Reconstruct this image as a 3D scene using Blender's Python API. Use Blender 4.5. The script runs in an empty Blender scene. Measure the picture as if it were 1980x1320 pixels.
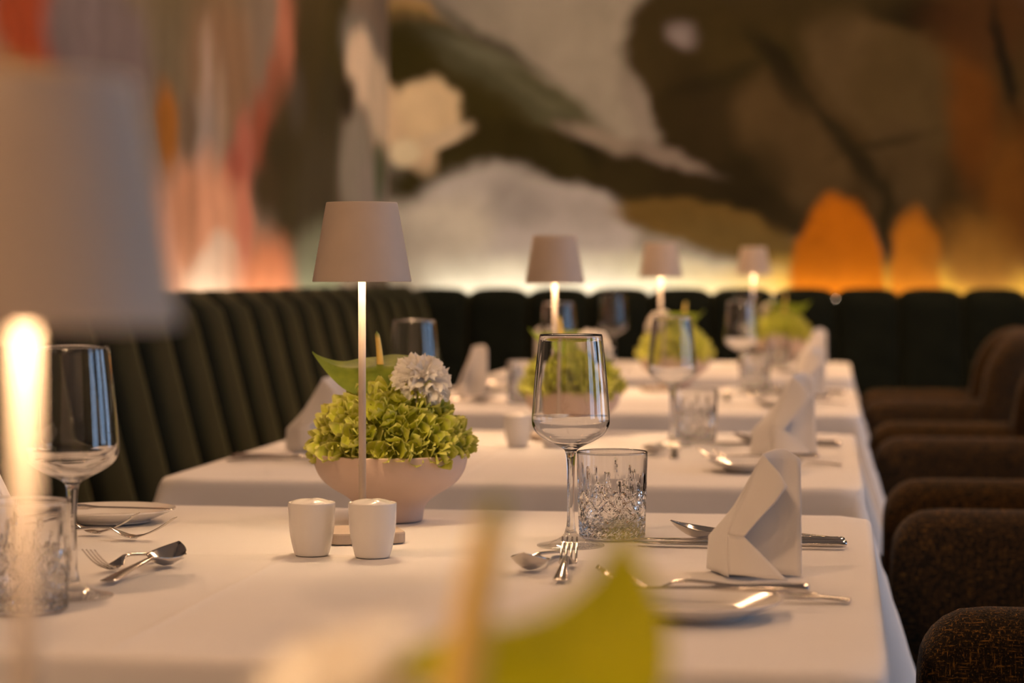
import bpy, bmesh, math, random
from mathutils import Vector, Matrix, Euler, noise
R = math.radians
PI = math.pi
scene = bpy.context.scene
COL = scene.collection

# ------------------------------------------------------------------ camera
FPX, HORIZON, EYE = 4300.0, 530.0, 1.048
YAW = math.atan(610 / FPX)
PITCH = math.atan((660 - HORIZON) / FPX)
cam_data = bpy.data.cameras.new('camera')
cam_data.sensor_width = 36.0
cam_data.lens = FPX / 1980 * 36.0
cam_data.clip_start = 0.02
cam_data.dof.use_dof = True
cam_data.dof.focus_distance = 2.44
cam_data.dof.aperture_fstop = cam_data.lens / 18.5
cam = bpy.data.objects.new('camera', cam_data)
COL.objects.link(cam)
cam.location = (0, 0, EYE)
cam.rotation_euler = (PI / 2 - PITCH, 0, YAW)
scene.camera = cam

# ------------------------------------------------------------------ world (dusk daylight behind the windows)
world = bpy.data.worlds.new('dusk_sky')
scene.world = world
world.use_nodes = True
bg = world.node_tree.nodes['Background']
bg.inputs[0].default_value = (0.52, 0.70, 1.0, 1)
bg.inputs[1].default_value = 4.0

# ------------------------------------------------------------------ exposure and light levels
scene.view_settings.view_transform = 'Standard'
scene.view_settings.look = 'None'
scene.view_settings.gamma = 1.0
scene.view_settings.exposure = 0.0
scene.view_settings.use_curve_mapping = False
WARM = (1.0, 0.57, 0.30)          # added ceiling lights, out of view
CEIL_STRENGTH = 158.0
LED_STRENGTH = 22.0
LAMP_STRENGTH = 75.0
scene.cycles.max_bounces = 12
scene.cycles.transmission_bounces = 12
scene.cycles.transparent_max_bounces = 12
scene.cycles.sample_clamp_indirect = 6.0

# room
XL, XR, YF, YB, ZC = -1.70, 4.6, -3.2, 8.55, 2.75
TZ = {0: 0.740, 1: 0.750, 2: 0.741, 3: 0.750, 4: 0.757}   # cloth height of each table

# ------------------------------------------------------------------ pixel helper used to lay out the mural paint on its wall
def ray(x, y):
    u, v = (x - 990) / FPX, (660 - y) / FPX
    fw = math.cos(PITCH) + v * math.sin(PITCH)
    up = -math.sin(PITCH) + v * math.cos(PITCH)
    c, s = math.cos(YAW), math.sin(YAW)
    return u * c - fw * s, u * s + fw * c, up

# ------------------------------------------------------------------ material helpers
def lin(c):
    return tuple(((v / 255) / 12.92 if v / 255 <= 0.04045 else ((v / 255 + 0.055) / 1.055) ** 2.4) for v in c)

def new_mat(name):
    m = bpy.data.materials.new(name)
    m.use_nodes = True
    nt = m.node_tree
    b = nt.nodes['Principled BSDF']
    return m, nt, b

def setp(b, **k):
    names = dict(color='Base Color', rough='Roughness', metal='Metallic', sheen='Sheen Weight', sheen_tint='Sheen Tint',
                 sheen_rough='Sheen Roughness', spec='Specular IOR Level', trans='Transmission Weight', ior='IOR',
                 sss='Subsurface Weight', emis='Emission Color', estr='Emission Strength', coat='Coat Weight')
    for kk, v in k.items():
        i = b.inputs[names[kk]]
        if isinstance(v, tuple) and len(v) == 3:
            v = (*v, 1)
        i.default_value = v

def add_noise(nt, scale, detail=3, vec=None, rough=0.5):
    n = nt.nodes.new('ShaderNodeTexNoise')
    n.inputs['Scale'].default_value = scale
    n.inputs['Detail'].default_value = detail
    n.inputs['Roughness'].default_value = rough
    if vec is not None:
        nt.links.new(vec, n.inputs['Vector'])
    return n

def obj_coord(nt):
    return nt.nodes.new('ShaderNodeTexCoord').outputs['Object']

def ramp(nt, fac, stops):
    r = nt.nodes.new('ShaderNodeValToRGB')
    el = r.color_ramp.elements
    while len(el) < len(stops):
        el.new(0.5)
    for e, (p, c) in zip(el, stops):
        e.position = p
        e.color = (*c, 1)
    nt.links.new(fac, r.inputs[0])
    return r.outputs[0]

def bump(nt, b, height, strength, dist=0.001):
    n = nt.nodes.new('ShaderNodeBump')
    n.inputs['Strength'].default_value = strength
    n.inputs['Distance'].default_value = dist
    nt.links.new(height, n.inputs['Height'])
    nt.links.new(n.outputs[0], b.inputs['Normal'])

def mat_varied(name, c1, c2, scale=8, **k):
    m, nt, b = new_mat(name)
    n = add_noise(nt, scale, 4, obj_coord(nt))
    nt.links.new(ramp(nt, n.outputs[0], [(0.3, c1), (0.7, c2)]), b.inputs['Base Color'])
    setp(b, **k)
    return m

def mat_linen(name, c):
    m, nt, b = new_mat(name)
    co = obj_coord(nt)
    n = add_noise(nt, 6, 4, co)
    d = tuple(v * 0.96 for v in c)
    nt.links.new(ramp(nt, n.outputs[0], [(0.3, d), (0.7, c)]), b.inputs['Base Color'])
    w = add_noise(nt, 900, 2, co)
    bump(nt, b, w.outputs[0], 0.25, 0.0004)
    setp(b, rough=0.85, sheen=0.15, sheen_rough=0.5, spec=0.25)
    return m

MAT = {}
MAT['cloth'] = mat_linen('tablecloth_linen', (0.80, 0.78, 0.76))
MAT['napkin'] = mat_linen('napkin_linen', (0.82, 0.80, 0.78))
MAT['porcelain'] = mat_varied('white_porcelain', (0.80, 0.78, 0.75), (0.84, 0.82, 0.79), 12, rough=0.16, coat=0.3)
MAT['lamp_paint'] = mat_varied('sand_lamp_paint', (0.50, 0.42, 0.35), (0.53, 0.445, 0.37), 40, rough=0.55, spec=0.3)
MAT['shade_inside'] = mat_varied('white_shade_lining', (0.78, 0.75, 0.70), (0.82, 0.79, 0.74), 20, rough=0.6)
MAT['bowl'] = mat_varied('blush_ceramic', (0.56, 0.43, 0.36), (0.60, 0.46, 0.385), 14, rough=0.45, spec=0.35)
MAT['steel'] = mat_varied('polished_steel', (0.62, 0.59, 0.56), (0.70, 0.67, 0.64), 30, rough=0.13, metal=1.0)
MAT['wood_dark'] = mat_varied('dark_table_wood', (0.06, 0.035, 0.02), (0.10, 0.06, 0.035), 5, rough=0.5)
MAT['black_metal'] = mat_varied('black_metal', (0.015, 0.014, 0.013), (0.022, 0.02, 0.02), 20, rough=0.5, metal=0.4)
MAT['floor'] = mat_varied('dark_carpet', (0.022, 0.016, 0.012), (0.04, 0.03, 0.022), 30, rough=0.95)
MAT['ceiling'] = mat_varied('warm_ceiling_paint', (0.55, 0.50, 0.44), (0.58, 0.53, 0.47), 3, rough=0.9)
MAT['plain_wall'] = mat_varied('taupe_wall_paint', (0.30, 0.25, 0.20), (0.33, 0.28, 0.22), 3, rough=0.9)
MAT['frame'] = mat_varied('dark_window_frame', (0.02, 0.02, 0.02), (0.03, 0.03, 0.03), 10, rough=0.5)

def mat_glass(name, rough=0.0):
    m, nt, b = new_mat(name)
    n = add_noise(nt, 30, 2, obj_coord(nt))
    nt.links.new(ramp(nt, n.outputs[0], [(0.3, (0.985, 0.99, 0.99)), (0.7, (1, 1, 1))]), b.inputs['Base Color'])
    setp(b, rough=rough, trans=1.0, ior=1.5)
    return m
MAT['glass'] = mat_glass('clear_crystal')
MAT['glass'].node_tree.nodes['Principled BSDF'].inputs['IOR'].default_value = 1.46
m, nt, b = new_mat('window_pane')
for n in list(nt.nodes):
    if n.type == 'BSDF_PRINCIPLED':
        nt.nodes.remove(n)
tr = nt.nodes.new('ShaderNodeBsdfTransparent'); tr.inputs[0].default_value = (0.92, 0.95, 0.96, 1)
gl = nt.nodes.new('ShaderNodeBsdfGlossy'); gl.inputs['Roughness'].default_value = 0.01
fr = nt.nodes.new('ShaderNodeFresnel'); fr.inputs[0].default_value = 1.25
mx = nt.nodes.new('ShaderNodeMixShader')
nt.links.new(fr.outputs[0], mx.inputs[0]); nt.links.new(tr.outputs[0], mx.inputs[1]); nt.links.new(gl.outputs[0], mx.inputs[2])
nt.links.new(mx.outputs[0], nt.nodes['Material Output'].inputs[0])
MAT['pane'] = m
m, nt, b = new_mat('thin_wine_glass')
nt.nodes.remove(b)
tr = nt.nodes.new('ShaderNodeBsdfTransparent'); tr.inputs[0].default_value = (0.985, 0.985, 0.98, 1)
gl = nt.nodes.new('ShaderNodeBsdfGlossy'); gl.inputs['Roughness'].default_value = 0.0
lw = nt.nodes.new('ShaderNodeLayerWeight'); lw.inputs['Blend'].default_value = 0.5
pw = nt.nodes.new('ShaderNodeMath'); pw.operation = 'POWER'; pw.inputs[1].default_value = 4.0
nt.links.new(lw.outputs['Facing'], pw.inputs[0])
ma = nt.nodes.new('ShaderNodeMath'); ma.operation = 'MULTIPLY_ADD'; ma.inputs[1].default_value = 0.85; ma.inputs[2].default_value = 0.04
nt.links.new(pw.outputs[0], ma.inputs[0])
mx = nt.nodes.new('ShaderNodeMixShader')
nt.links.new(ma.outputs[0], mx.inputs[0]); nt.links.new(tr.outputs[0], mx.inputs[1]); nt.links.new(gl.outputs[0], mx.inputs[2])
nt.links.new(mx.outputs[0], nt.nodes['Material Output'].inputs[0])
MAT['thin_glass'] = m

def mat_velvet(name, c1, c2):
    m, nt, b = new_mat(name)
    co = obj_coord(nt)
    n = add_noise(nt, 9, 5, co, 0.6)
    nt.links.new(ramp(nt, n.outputs[0], [(0.3, c1), (0.7, c2)]), b.inputs['Base Color'])
    f = add_noise(nt, 600, 2, co)
    bump(nt, b, f.outputs[0], 0.3, 0.0006)
    setp(b, rough=0.9, sheen=0.55, sheen_rough=0.30, sheen_tint=(0.40, 0.40, 0.22), spec=0.05)
    return m
MAT['velvet'] = mat_velvet('olive_velvet', (0.004, 0.006, 0.005), (0.009, 0.012, 0.009))

def mat_tweed(name):
    m, nt, b = new_mat(name)
    L = nt.links.new
    co = obj_coord(nt)
    masks = []
    for sc in ((60, 420, 420), (420, 420, 60), (420, 60, 420)):
        mp = nt.nodes.new('ShaderNodeMapping'); mp.inputs['Scale'].default_value = sc
        L(co, mp.inputs[0])
        n = add_noise(nt, 1.0, 2, mp.outputs[0], 0.6)
        masks.append(n.outputs[0])
    mxn = nt.nodes.new('ShaderNodeMath'); mxn.operation = 'MAXIMUM'
    L(masks[0], mxn.inputs[0]); L(masks[1], mxn.inputs[1])
    mx2 = nt.nodes.new('ShaderNodeMath'); mx2.operation = 'MAXIMUM'
    L(mxn.outputs[0], mx2.inputs[0]); L(masks[2], mx2.inputs[1])
    L(ramp(nt, mx2.outputs[0], [(0.50, (0.010, 0.008, 0.006)), (0.61, (0.030, 0.018, 0.008)), (0.72, (0.24, 0.115, 0.022))]), b.inputs['Base Color'])
    bump(nt, b, mx2.outputs[0], 0.9, 0.003)
    setp(b, rough=0.95, spec=0.1, sheen=0.1)
    return m
MAT['tweed'] = mat_tweed('brown_ochre_tweed')

def mat_leaf(name, stops, scale=60, rough=0.45, transl=0.35, rnd=True, edge=None):
    m, nt, b = new_mat(name)
    L = nt.links.new
    co = obj_coord(nt)
    n = add_noise(nt, scale, 3, co)
    fac = n.outputs[0]
    if rnd:
        oi = nt.nodes.new('ShaderNodeObjectInfo')
        ad = nt.nodes.new('ShaderNodeMath'); ad.operation = 'MULTIPLY_ADD'
        L(oi.outputs['Random'], ad.inputs[0]); ad.inputs[1].default_value = 0.45; ad.inputs[2].default_value = -0.22
        a2 = nt.nodes.new('ShaderNodeMath'); a2.operation = 'ADD'
        L(ad.outputs[0], a2.inputs[0]); L(fac, a2.inputs[1])
        fac = a2.outputs[0]
    col = ramp(nt, fac, stops)
    if edge is not None:          # pale petal margin, laid out along the petal's own uv
        uv = nt.nodes.new('ShaderNodeTexCoord')
        sx = nt.nodes.new('ShaderNodeSeparateXYZ'); L(uv.outputs['UV'], sx.inputs[0])
        mxm = nt.nodes.new('ShaderNodeMath'); mxm.operation = 'MAXIMUM'
        L(sx.outputs[0], mxm.inputs[0]); L(sx.outputs[1], mxm.inputs[1])
        er = nt.nodes.new('ShaderNodeMapRange'); er.interpolation_type = 'SMOOTHSTEP'
        er.inputs['From Min'].default_value = 0.72; er.inputs['From Max'].default_value = 1.0
        er.inputs['To Max'].default_value = 0.75
        L(mxm.outputs[0], er.inputs['Value'])
        em = nt.nodes.new('ShaderNodeMix'); em.data_type = 'RGBA'
        L(er.outputs[0], em.inputs[0]); L(col, em.inputs[6]); em.inputs[7].default_value = (*edge, 1)
        col = em.outputs[2]
    L(col, b.inputs['Base Color'])
    setp(b, rough=rough, spec=0.35)
    tl = nt.nodes.new('ShaderNodeBsdfTranslucent')
    L(col, tl.inputs[0])
    mx = nt.nodes.new('ShaderNodeMixShader'); mx.inputs[0].default_value = transl
    L(b.outputs[0], mx.inputs[1]); L(tl.outputs[0], mx.inputs[2])
    L(mx.outputs[0], nt.nodes['Material Output'].inputs[0])
    return m
MAT['hydrangea'] = mat_leaf('hydrangea_green', [(0.22, (0.31, 0.36, 0.03)), (0.5, (0.50, 0.54, 0.05)), (0.8, (0.66, 0.67, 0.09))], 70, 0.55, 0.3, True, (0.72, 0.70, 0.24))
MAT['anthurium'] = mat_leaf('anthurium_green', [(0.3, (0.16, 0.23, 0.02)), (0.7, (0.29, 0.36, 0.035))], 45, 0.5, 0.45, False)
MAT['anthurium_lime'] = mat_leaf('anthurium_lime', [(0.3, (0.50, 0.50, 0.012)), (0.7, (0.66, 0.62, 0.02))], 30, 0.35, 0.5, False)
MAT['carnation'] = mat_leaf('carnation_white', [(0.3, (0.86, 0.82, 0.75)), (0.7, (0.93, 0.89, 0.83))], 50, 0.7, 0.45, False)
MAT['dark_green'] = mat_leaf('dark_foliage', [(0.3, (0.03, 0.06, 0.012)), (0.7, (0.06, 0.10, 0.02))], 30, 0.6, 0.1, False)
# spadix: cream yellow with a green tip (the plant's own colour, along its length)
m, nt, b = new_mat('spadix_yellow')
sep = nt.nodes.new('ShaderNodeSeparateXYZ'); nt.links.new(nt.nodes.new('ShaderNodeTexCoord').outputs['Generated'], sep.inputs[0])
nt.links.new(ramp(nt, sep.outputs[2], [(0.0, (0.90, 0.62, 0.15)), (0.85, (0.92, 0.66, 0.18)), (0.97, (0.16, 0.24, 0.04))]), b.inputs['Base Color'])
bn = add_noise(nt, 500, 2, obj_coord(nt)); bump(nt, b, bn.outputs[0], 0.5, 0.001)
setp(b, rough=0.6)
MAT['spadix'] = m

def mat_emit(name, c, s):
    m, nt, b = new_mat(name)
    n = add_noise(nt, 5, 1, obj_coord(nt))
    nt.links.new(ramp(nt, n.outputs[0], [(0.0, tuple(v * 0.97 for v in c)), (1.0, c)]), b.inputs['Emission Color'])
    setp(b, color=(0.8, 0.8, 0.8), estr=s)
    return m
MAT['added_ceil_light'] = mat_emit('added_warm_downlight', WARM, CEIL_STRENGTH)
MAT['led'] = mat_emit('warm_led_strip', (1.0, 0.78, 0.55), LED_STRENGTH)
MAT['lamp_emit'] = mat_emit('warm_lamp_diffuser', (1.0, 0.66, 0.37), LAMP_STRENGTH)
MAT['lamp_emit_full'] = mat_emit('warm_lamp_diffuser_full', (1.0, 0.66, 0.37), LAMP_STRENGTH * 1.4)

# ------------------------------------------------------------------ object helpers
def tag(o, label=None, cat=None, group=None, kind=None):
    if label: o['label'] = label
    if cat: o['category'] = cat
    if group: o['group'] = group
    if kind: o['kind'] = kind
    return o

def thing(name, label, cat, loc=(0, 0, 0), rz=0.0, group=None):
    o = bpy.data.objects.new(name, None)
    o.empty_display_size = 0.05
    COL.objects.link(o)
    o.location = loc
    o.rotation_euler = (0, 0, rz)
    return tag(o, label, cat, group)

def mesh_from(name, verts, faces, mat, smooth=True):
    me = bpy.data.meshes.new(name)
    me.from_pydata([tuple(v) for v in verts], [], faces)
    me.update()
    if mat is not None:
        me.materials.append(mat)
    if smooth:
        for p in me.polygons:
            p.use_smooth = True
    return me

def put(name, me, parent=None, loc=(0, 0, 0), rot=(0, 0, 0), scale=(1, 1, 1)):
    o = bpy.data.objects.new(name, me)
    COL.objects.link(o)
    o.parent = parent
    o.location = loc
    o.rotation_euler = rot
    o.scale = scale
    return o

def put_m(name, me, parent, mtx):
    o = bpy.data.objects.new(name, me)
    COL.objects.link(o)
    o.parent = parent
    o.matrix_local = mtx
    return o

def fix_normals(me):
    bm = bmesh.new(); bm.from_mesh(me)
    bmesh.ops.recalc_face_normals(bm, faces=bm.faces)
    bm.to_mesh(me); bm.free()
    return me

def box_mesh(name, sx, sy, sz, mat, bevel=0.0, seg=2, center=(0, 0, 0)):
    bm = bmesh.new()
    bmesh.ops.create_cube(bm, size=1.0)
    for v in bm.verts:
        v.co = Vector((v.co.x * sx + center[0], v.co.y * sy + center[1], v.co.z * sz + center[2]))
    if bevel > 0:
        bmesh.ops.bevel(bm, geom=list(bm.edges), offset=bevel, segments=seg, affect='EDGES', profile=0.5)
    me = bpy.data.meshes.new(name)
    bm.to_mesh(me); bm.free()
    me.materials.append(mat)
    if bevel > 0:
        for p in me.polygons:
            p.use_smooth = True
    return me

def lathe_mesh(name, prof, mat, n=48, close=False, rfun=None):
    """prof: list of (r, z) from one end to the other; poles where r == 0; close joins last to first."""
    verts, faces, rings = [], [], []
    for i, (r, z) in enumerate(prof):
        if r <= 1e-7:
            rings.append([len(verts)]); verts.append((0, 0, z))
        else:
            ring = []
            for k in range(n):
                t = 2 * PI * k / n
                rr, zz = (r, z) if rfun is None else rfun(i, t, r, z)
                ring.append(len(verts)); verts.append((rr * math.cos(t), rr * math.sin(t), zz))
            rings.append(ring)
    pairs = list(zip(rings[:-1], rings[1:]))
    if close:
        pairs.append((rings[-1], rings[0]))
    for A, B in pairs:
        if len(A) == 1 and len(B) == 1:
            continue
        for k in range(n):
            k2 = (k + 1) % n
            if len(A) == 1:
                faces.append((A[0], B[k2], B[k]))
            elif len(B) == 1:
                faces.append((A[k], A[k2], B[0]))
            else:
                faces.append((A[k], A[k2], B[k2], B[k]))
    return fix_normals(mesh_from(name, verts, faces, mat))

def smooth_profile(pts, per=4):
    """Catmull-Rom through (r, z) points."""
    out = []
    P = [pts[0]] + list(pts) + [pts[-1]]
    for i in range(1, len(P) - 2):
        p0, p1, p2, p3 = P[i - 1], P[i], P[i + 1], P[i + 2]
        for s in range(per):
            t = s / per
            out.append(tuple(0.5 * ((2 * p1[k]) + (-p0[k] + p2[k]) * t + (2 * p0[k] - 5 * p1[k] + 4 * p2[k] - p3[k]) * t * t
                                    + (-p0[k] + 3 * p1[k] - 3 * p2[k] + p3[k]) * t ** 3) for k in range(len(p1))))
    out.append(tuple(pts[-1]))
    return out

def loft_into(verts, faces, st, nr=10):
    """st: (x, yc, halfwidth, zc, thickness, cup): closed lens-shaped rings along x."""
    rings = []
    for (x, yc, w, zc, th, cup) in st:
        ring = []
        for k in range(nr):
            a = 2 * PI * k / nr
            c, s = math.cos(a), math.sin(a)
            ring.append(len(verts))
            verts.append((x, yc + w * c, zc + th / 2 * s - cup * (1 - c * c)))
        rings.append(ring)
    for A, B in zip(rings[:-1], rings[1:]):
        for k in range(nr):
            faces.append((A[k], A[(k + 1) % nr], B[(k + 1) % nr], B[k]))
    faces.append(tuple(rings[0][::-1]))
    faces.append(tuple(rings[-1]))

def copy_tree(o, parent=None):
    c = o.copy()
    COL.objects.link(c)
    c.parent = parent
    for ch in list(o.children):
        copy_tree(ch, c)
    return c

# ------------------------------------------------------------------ setting: floor, ceiling, walls
def struct(name, me, loc=(0, 0, 0), label=None):
    o = put(name, me, None, loc)
    o['kind'] = 'structure'
    if label: o['label'] = label
    return o

W, Ln = XR - XL, YB - YF
cx, cy = (XL + XR) / 2, (YF + YB) / 2
struct('floor', box_mesh('floor', W + 0.4, Ln + 0.4, 0.1, MAT['floor']), (cx, cy, -0.05), 'dark carpeted restaurant floor')
struct('ceiling', box_mesh('ceiling', W + 0.4, Ln + 0.4, 0.1, MAT['ceiling']), (cx, cy, ZC + 0.05), 'plain warm ceiling of the dining room')

# mural paint -----------------------------------------------------------
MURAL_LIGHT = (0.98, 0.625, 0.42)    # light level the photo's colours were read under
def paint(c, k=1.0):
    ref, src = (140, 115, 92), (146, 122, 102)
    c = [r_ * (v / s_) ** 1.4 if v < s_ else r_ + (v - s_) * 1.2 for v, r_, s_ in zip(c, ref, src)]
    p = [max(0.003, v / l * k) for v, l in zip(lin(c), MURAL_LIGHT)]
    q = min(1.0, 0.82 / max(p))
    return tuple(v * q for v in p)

def mural_material(name, base, blobs, axis):
    m, nt, b = new_mat(name)
    L = nt.links.new
    geo = nt.nodes.new('ShaderNodeNewGeometry')
    pos = geo.outputs['Position']
    n1 = add_noise(nt, 2.2, 3, pos)
    n2 = add_noise(nt, 14.0, 3, pos)
    def centred(nn, amp):
        s = nt.nodes.new('ShaderNodeVectorMath'); s.operation = 'SUBTRACT'
        L(nn.outputs['Color'], s.inputs[0]); s.inputs[1].default_value = (0.5, 0.5, 0.5)
        t = nt.nodes.new('ShaderNodeVectorMath'); t.operation = 'SCALE'
        L(s.outputs[0], t.inputs[0]); t.inputs['Scale'].default_value = amp
        return t.outputs[0]
    a1 = nt.nodes.new('ShaderNodeVectorMath'); a1.operation = 'ADD'
    L(pos, a1.inputs[0]); L(centred(n1, 0.16), a1.inputs[1])
    a2 = nt.nodes.new('ShaderNodeVectorMath'); a2.operation = 'ADD'
    L(a1.outputs[0], a2.inputs[0]); L(centred(n2, 0.05), a2.inputs[1])
    sp = nt.nodes.new('ShaderNodeSeparateXYZ'); L(a2.outputs[0], sp.inputs[0])
    cb = nt.nodes.new('ShaderNodeCombineXYZ')
    L(sp.outputs[0 if axis == 'x' else 1], cb.inputs[0]); L(sp.outputs[2], cb.inputs[1])
    P2 = cb.outputs[0]
    rgb = nt.nodes.new('ShaderNodeRGB'); rgb.outputs[0].default_value = (*paint(base), 1)
    cur = rgb.outputs[0]
    for (u, z, ru, rz, ang, col, soft, op) in blobs:
        mp = nt.nodes.new('ShaderNodeMapping'); mp.vector_type = 'TEXTURE'
        mp.inputs['Location'].default_value = (u, z, 0)
        mp.inputs['Rotation'].default_value = (0, 0, ang)
        mp.inputs['Scale'].default_value = (ru, rz, 1)
        L(P2, mp.inputs[0])
        ln = nt.nodes.new('ShaderNodeVectorMath'); ln.operation = 'LENGTH'; L(mp.outputs[0], ln.inputs[0])
        mr = nt.nodes.new('ShaderNodeMapRange'); mr.interpolation_type = 'SMOOTHSTEP'
        mr.inputs['From Min'].default_value = 1 + soft; mr.inputs['From Max'].default_value = 1 - soft
        mr.inputs['To Min'].default_value = 0; mr.inputs['To Max'].default_value = op
        L(ln.outputs['Value'], mr.inputs['Value'])
        mx = nt.nodes.new('ShaderNodeMix'); mx.data_type = 'RGBA'
        L(mr.outputs[0], mx.inputs[0]); L(cur, mx.inputs[6]); mx.inputs[7].default_value = (*col, 1)
        cur = mx.outputs[2]
    # brushy value variation
    mp = nt.nodes.new('ShaderNodeMapping'); mp.inputs['Scale'].default_value = (7, 7, 1.6) if axis == 'y' else (3, 3, 3)
    L(a2.outputs[0], mp.inputs[0])
    bn = add_noise(nt, 1.5, 5, mp.outputs[0], 0.65)
    hs = nt.nodes.new('ShaderNodeHueSaturation')
    vr = nt.nodes.new('ShaderNodeMapRange')
    vr.inputs['From Min'].default_value = 0.25; vr.inputs['From Max'].default_value = 0.75
    vr.inputs['To Min'].default_value = 0.78; vr.inputs['To Max'].default_value = 1.2
    L(bn.outputs[0], vr.inputs['Value']); L(vr.outputs[0], hs.inputs['Value'])
    L(cur, hs.inputs['Color']); L(hs.outputs[0], b.inputs['Base Color'])
    setp(b, rough=0.9, spec=0.1)
    return m

def back_blob(x, y, rx, ry, ang, c, soft=0.25, op=1.0):
    dx, dy, dz = ray(x, y); t = YB / dy
    k = t * 1.0 / FPX
    # px angle is clockwise-positive on screen (y down) -> world is negative
    return (dx * t, EYE + dz * t, rx * k, ry * k, -R(ang), paint(c), soft, op)

def left_blob(x, y, rx, ry, c, soft=0.3, op=1.0):
    dx, dy, dz = ray(x, y); t = XL / dx
    ex, ey, ez = ray(x + 10, y); t2 = XL / ex
    ku = abs(ey * t2 - dy * t) / 10
    kz = t / FPX
    return (dy * t, EYE + dz * t, rx * ku, ry * kz, 0.0, paint(c), soft, op)

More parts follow.
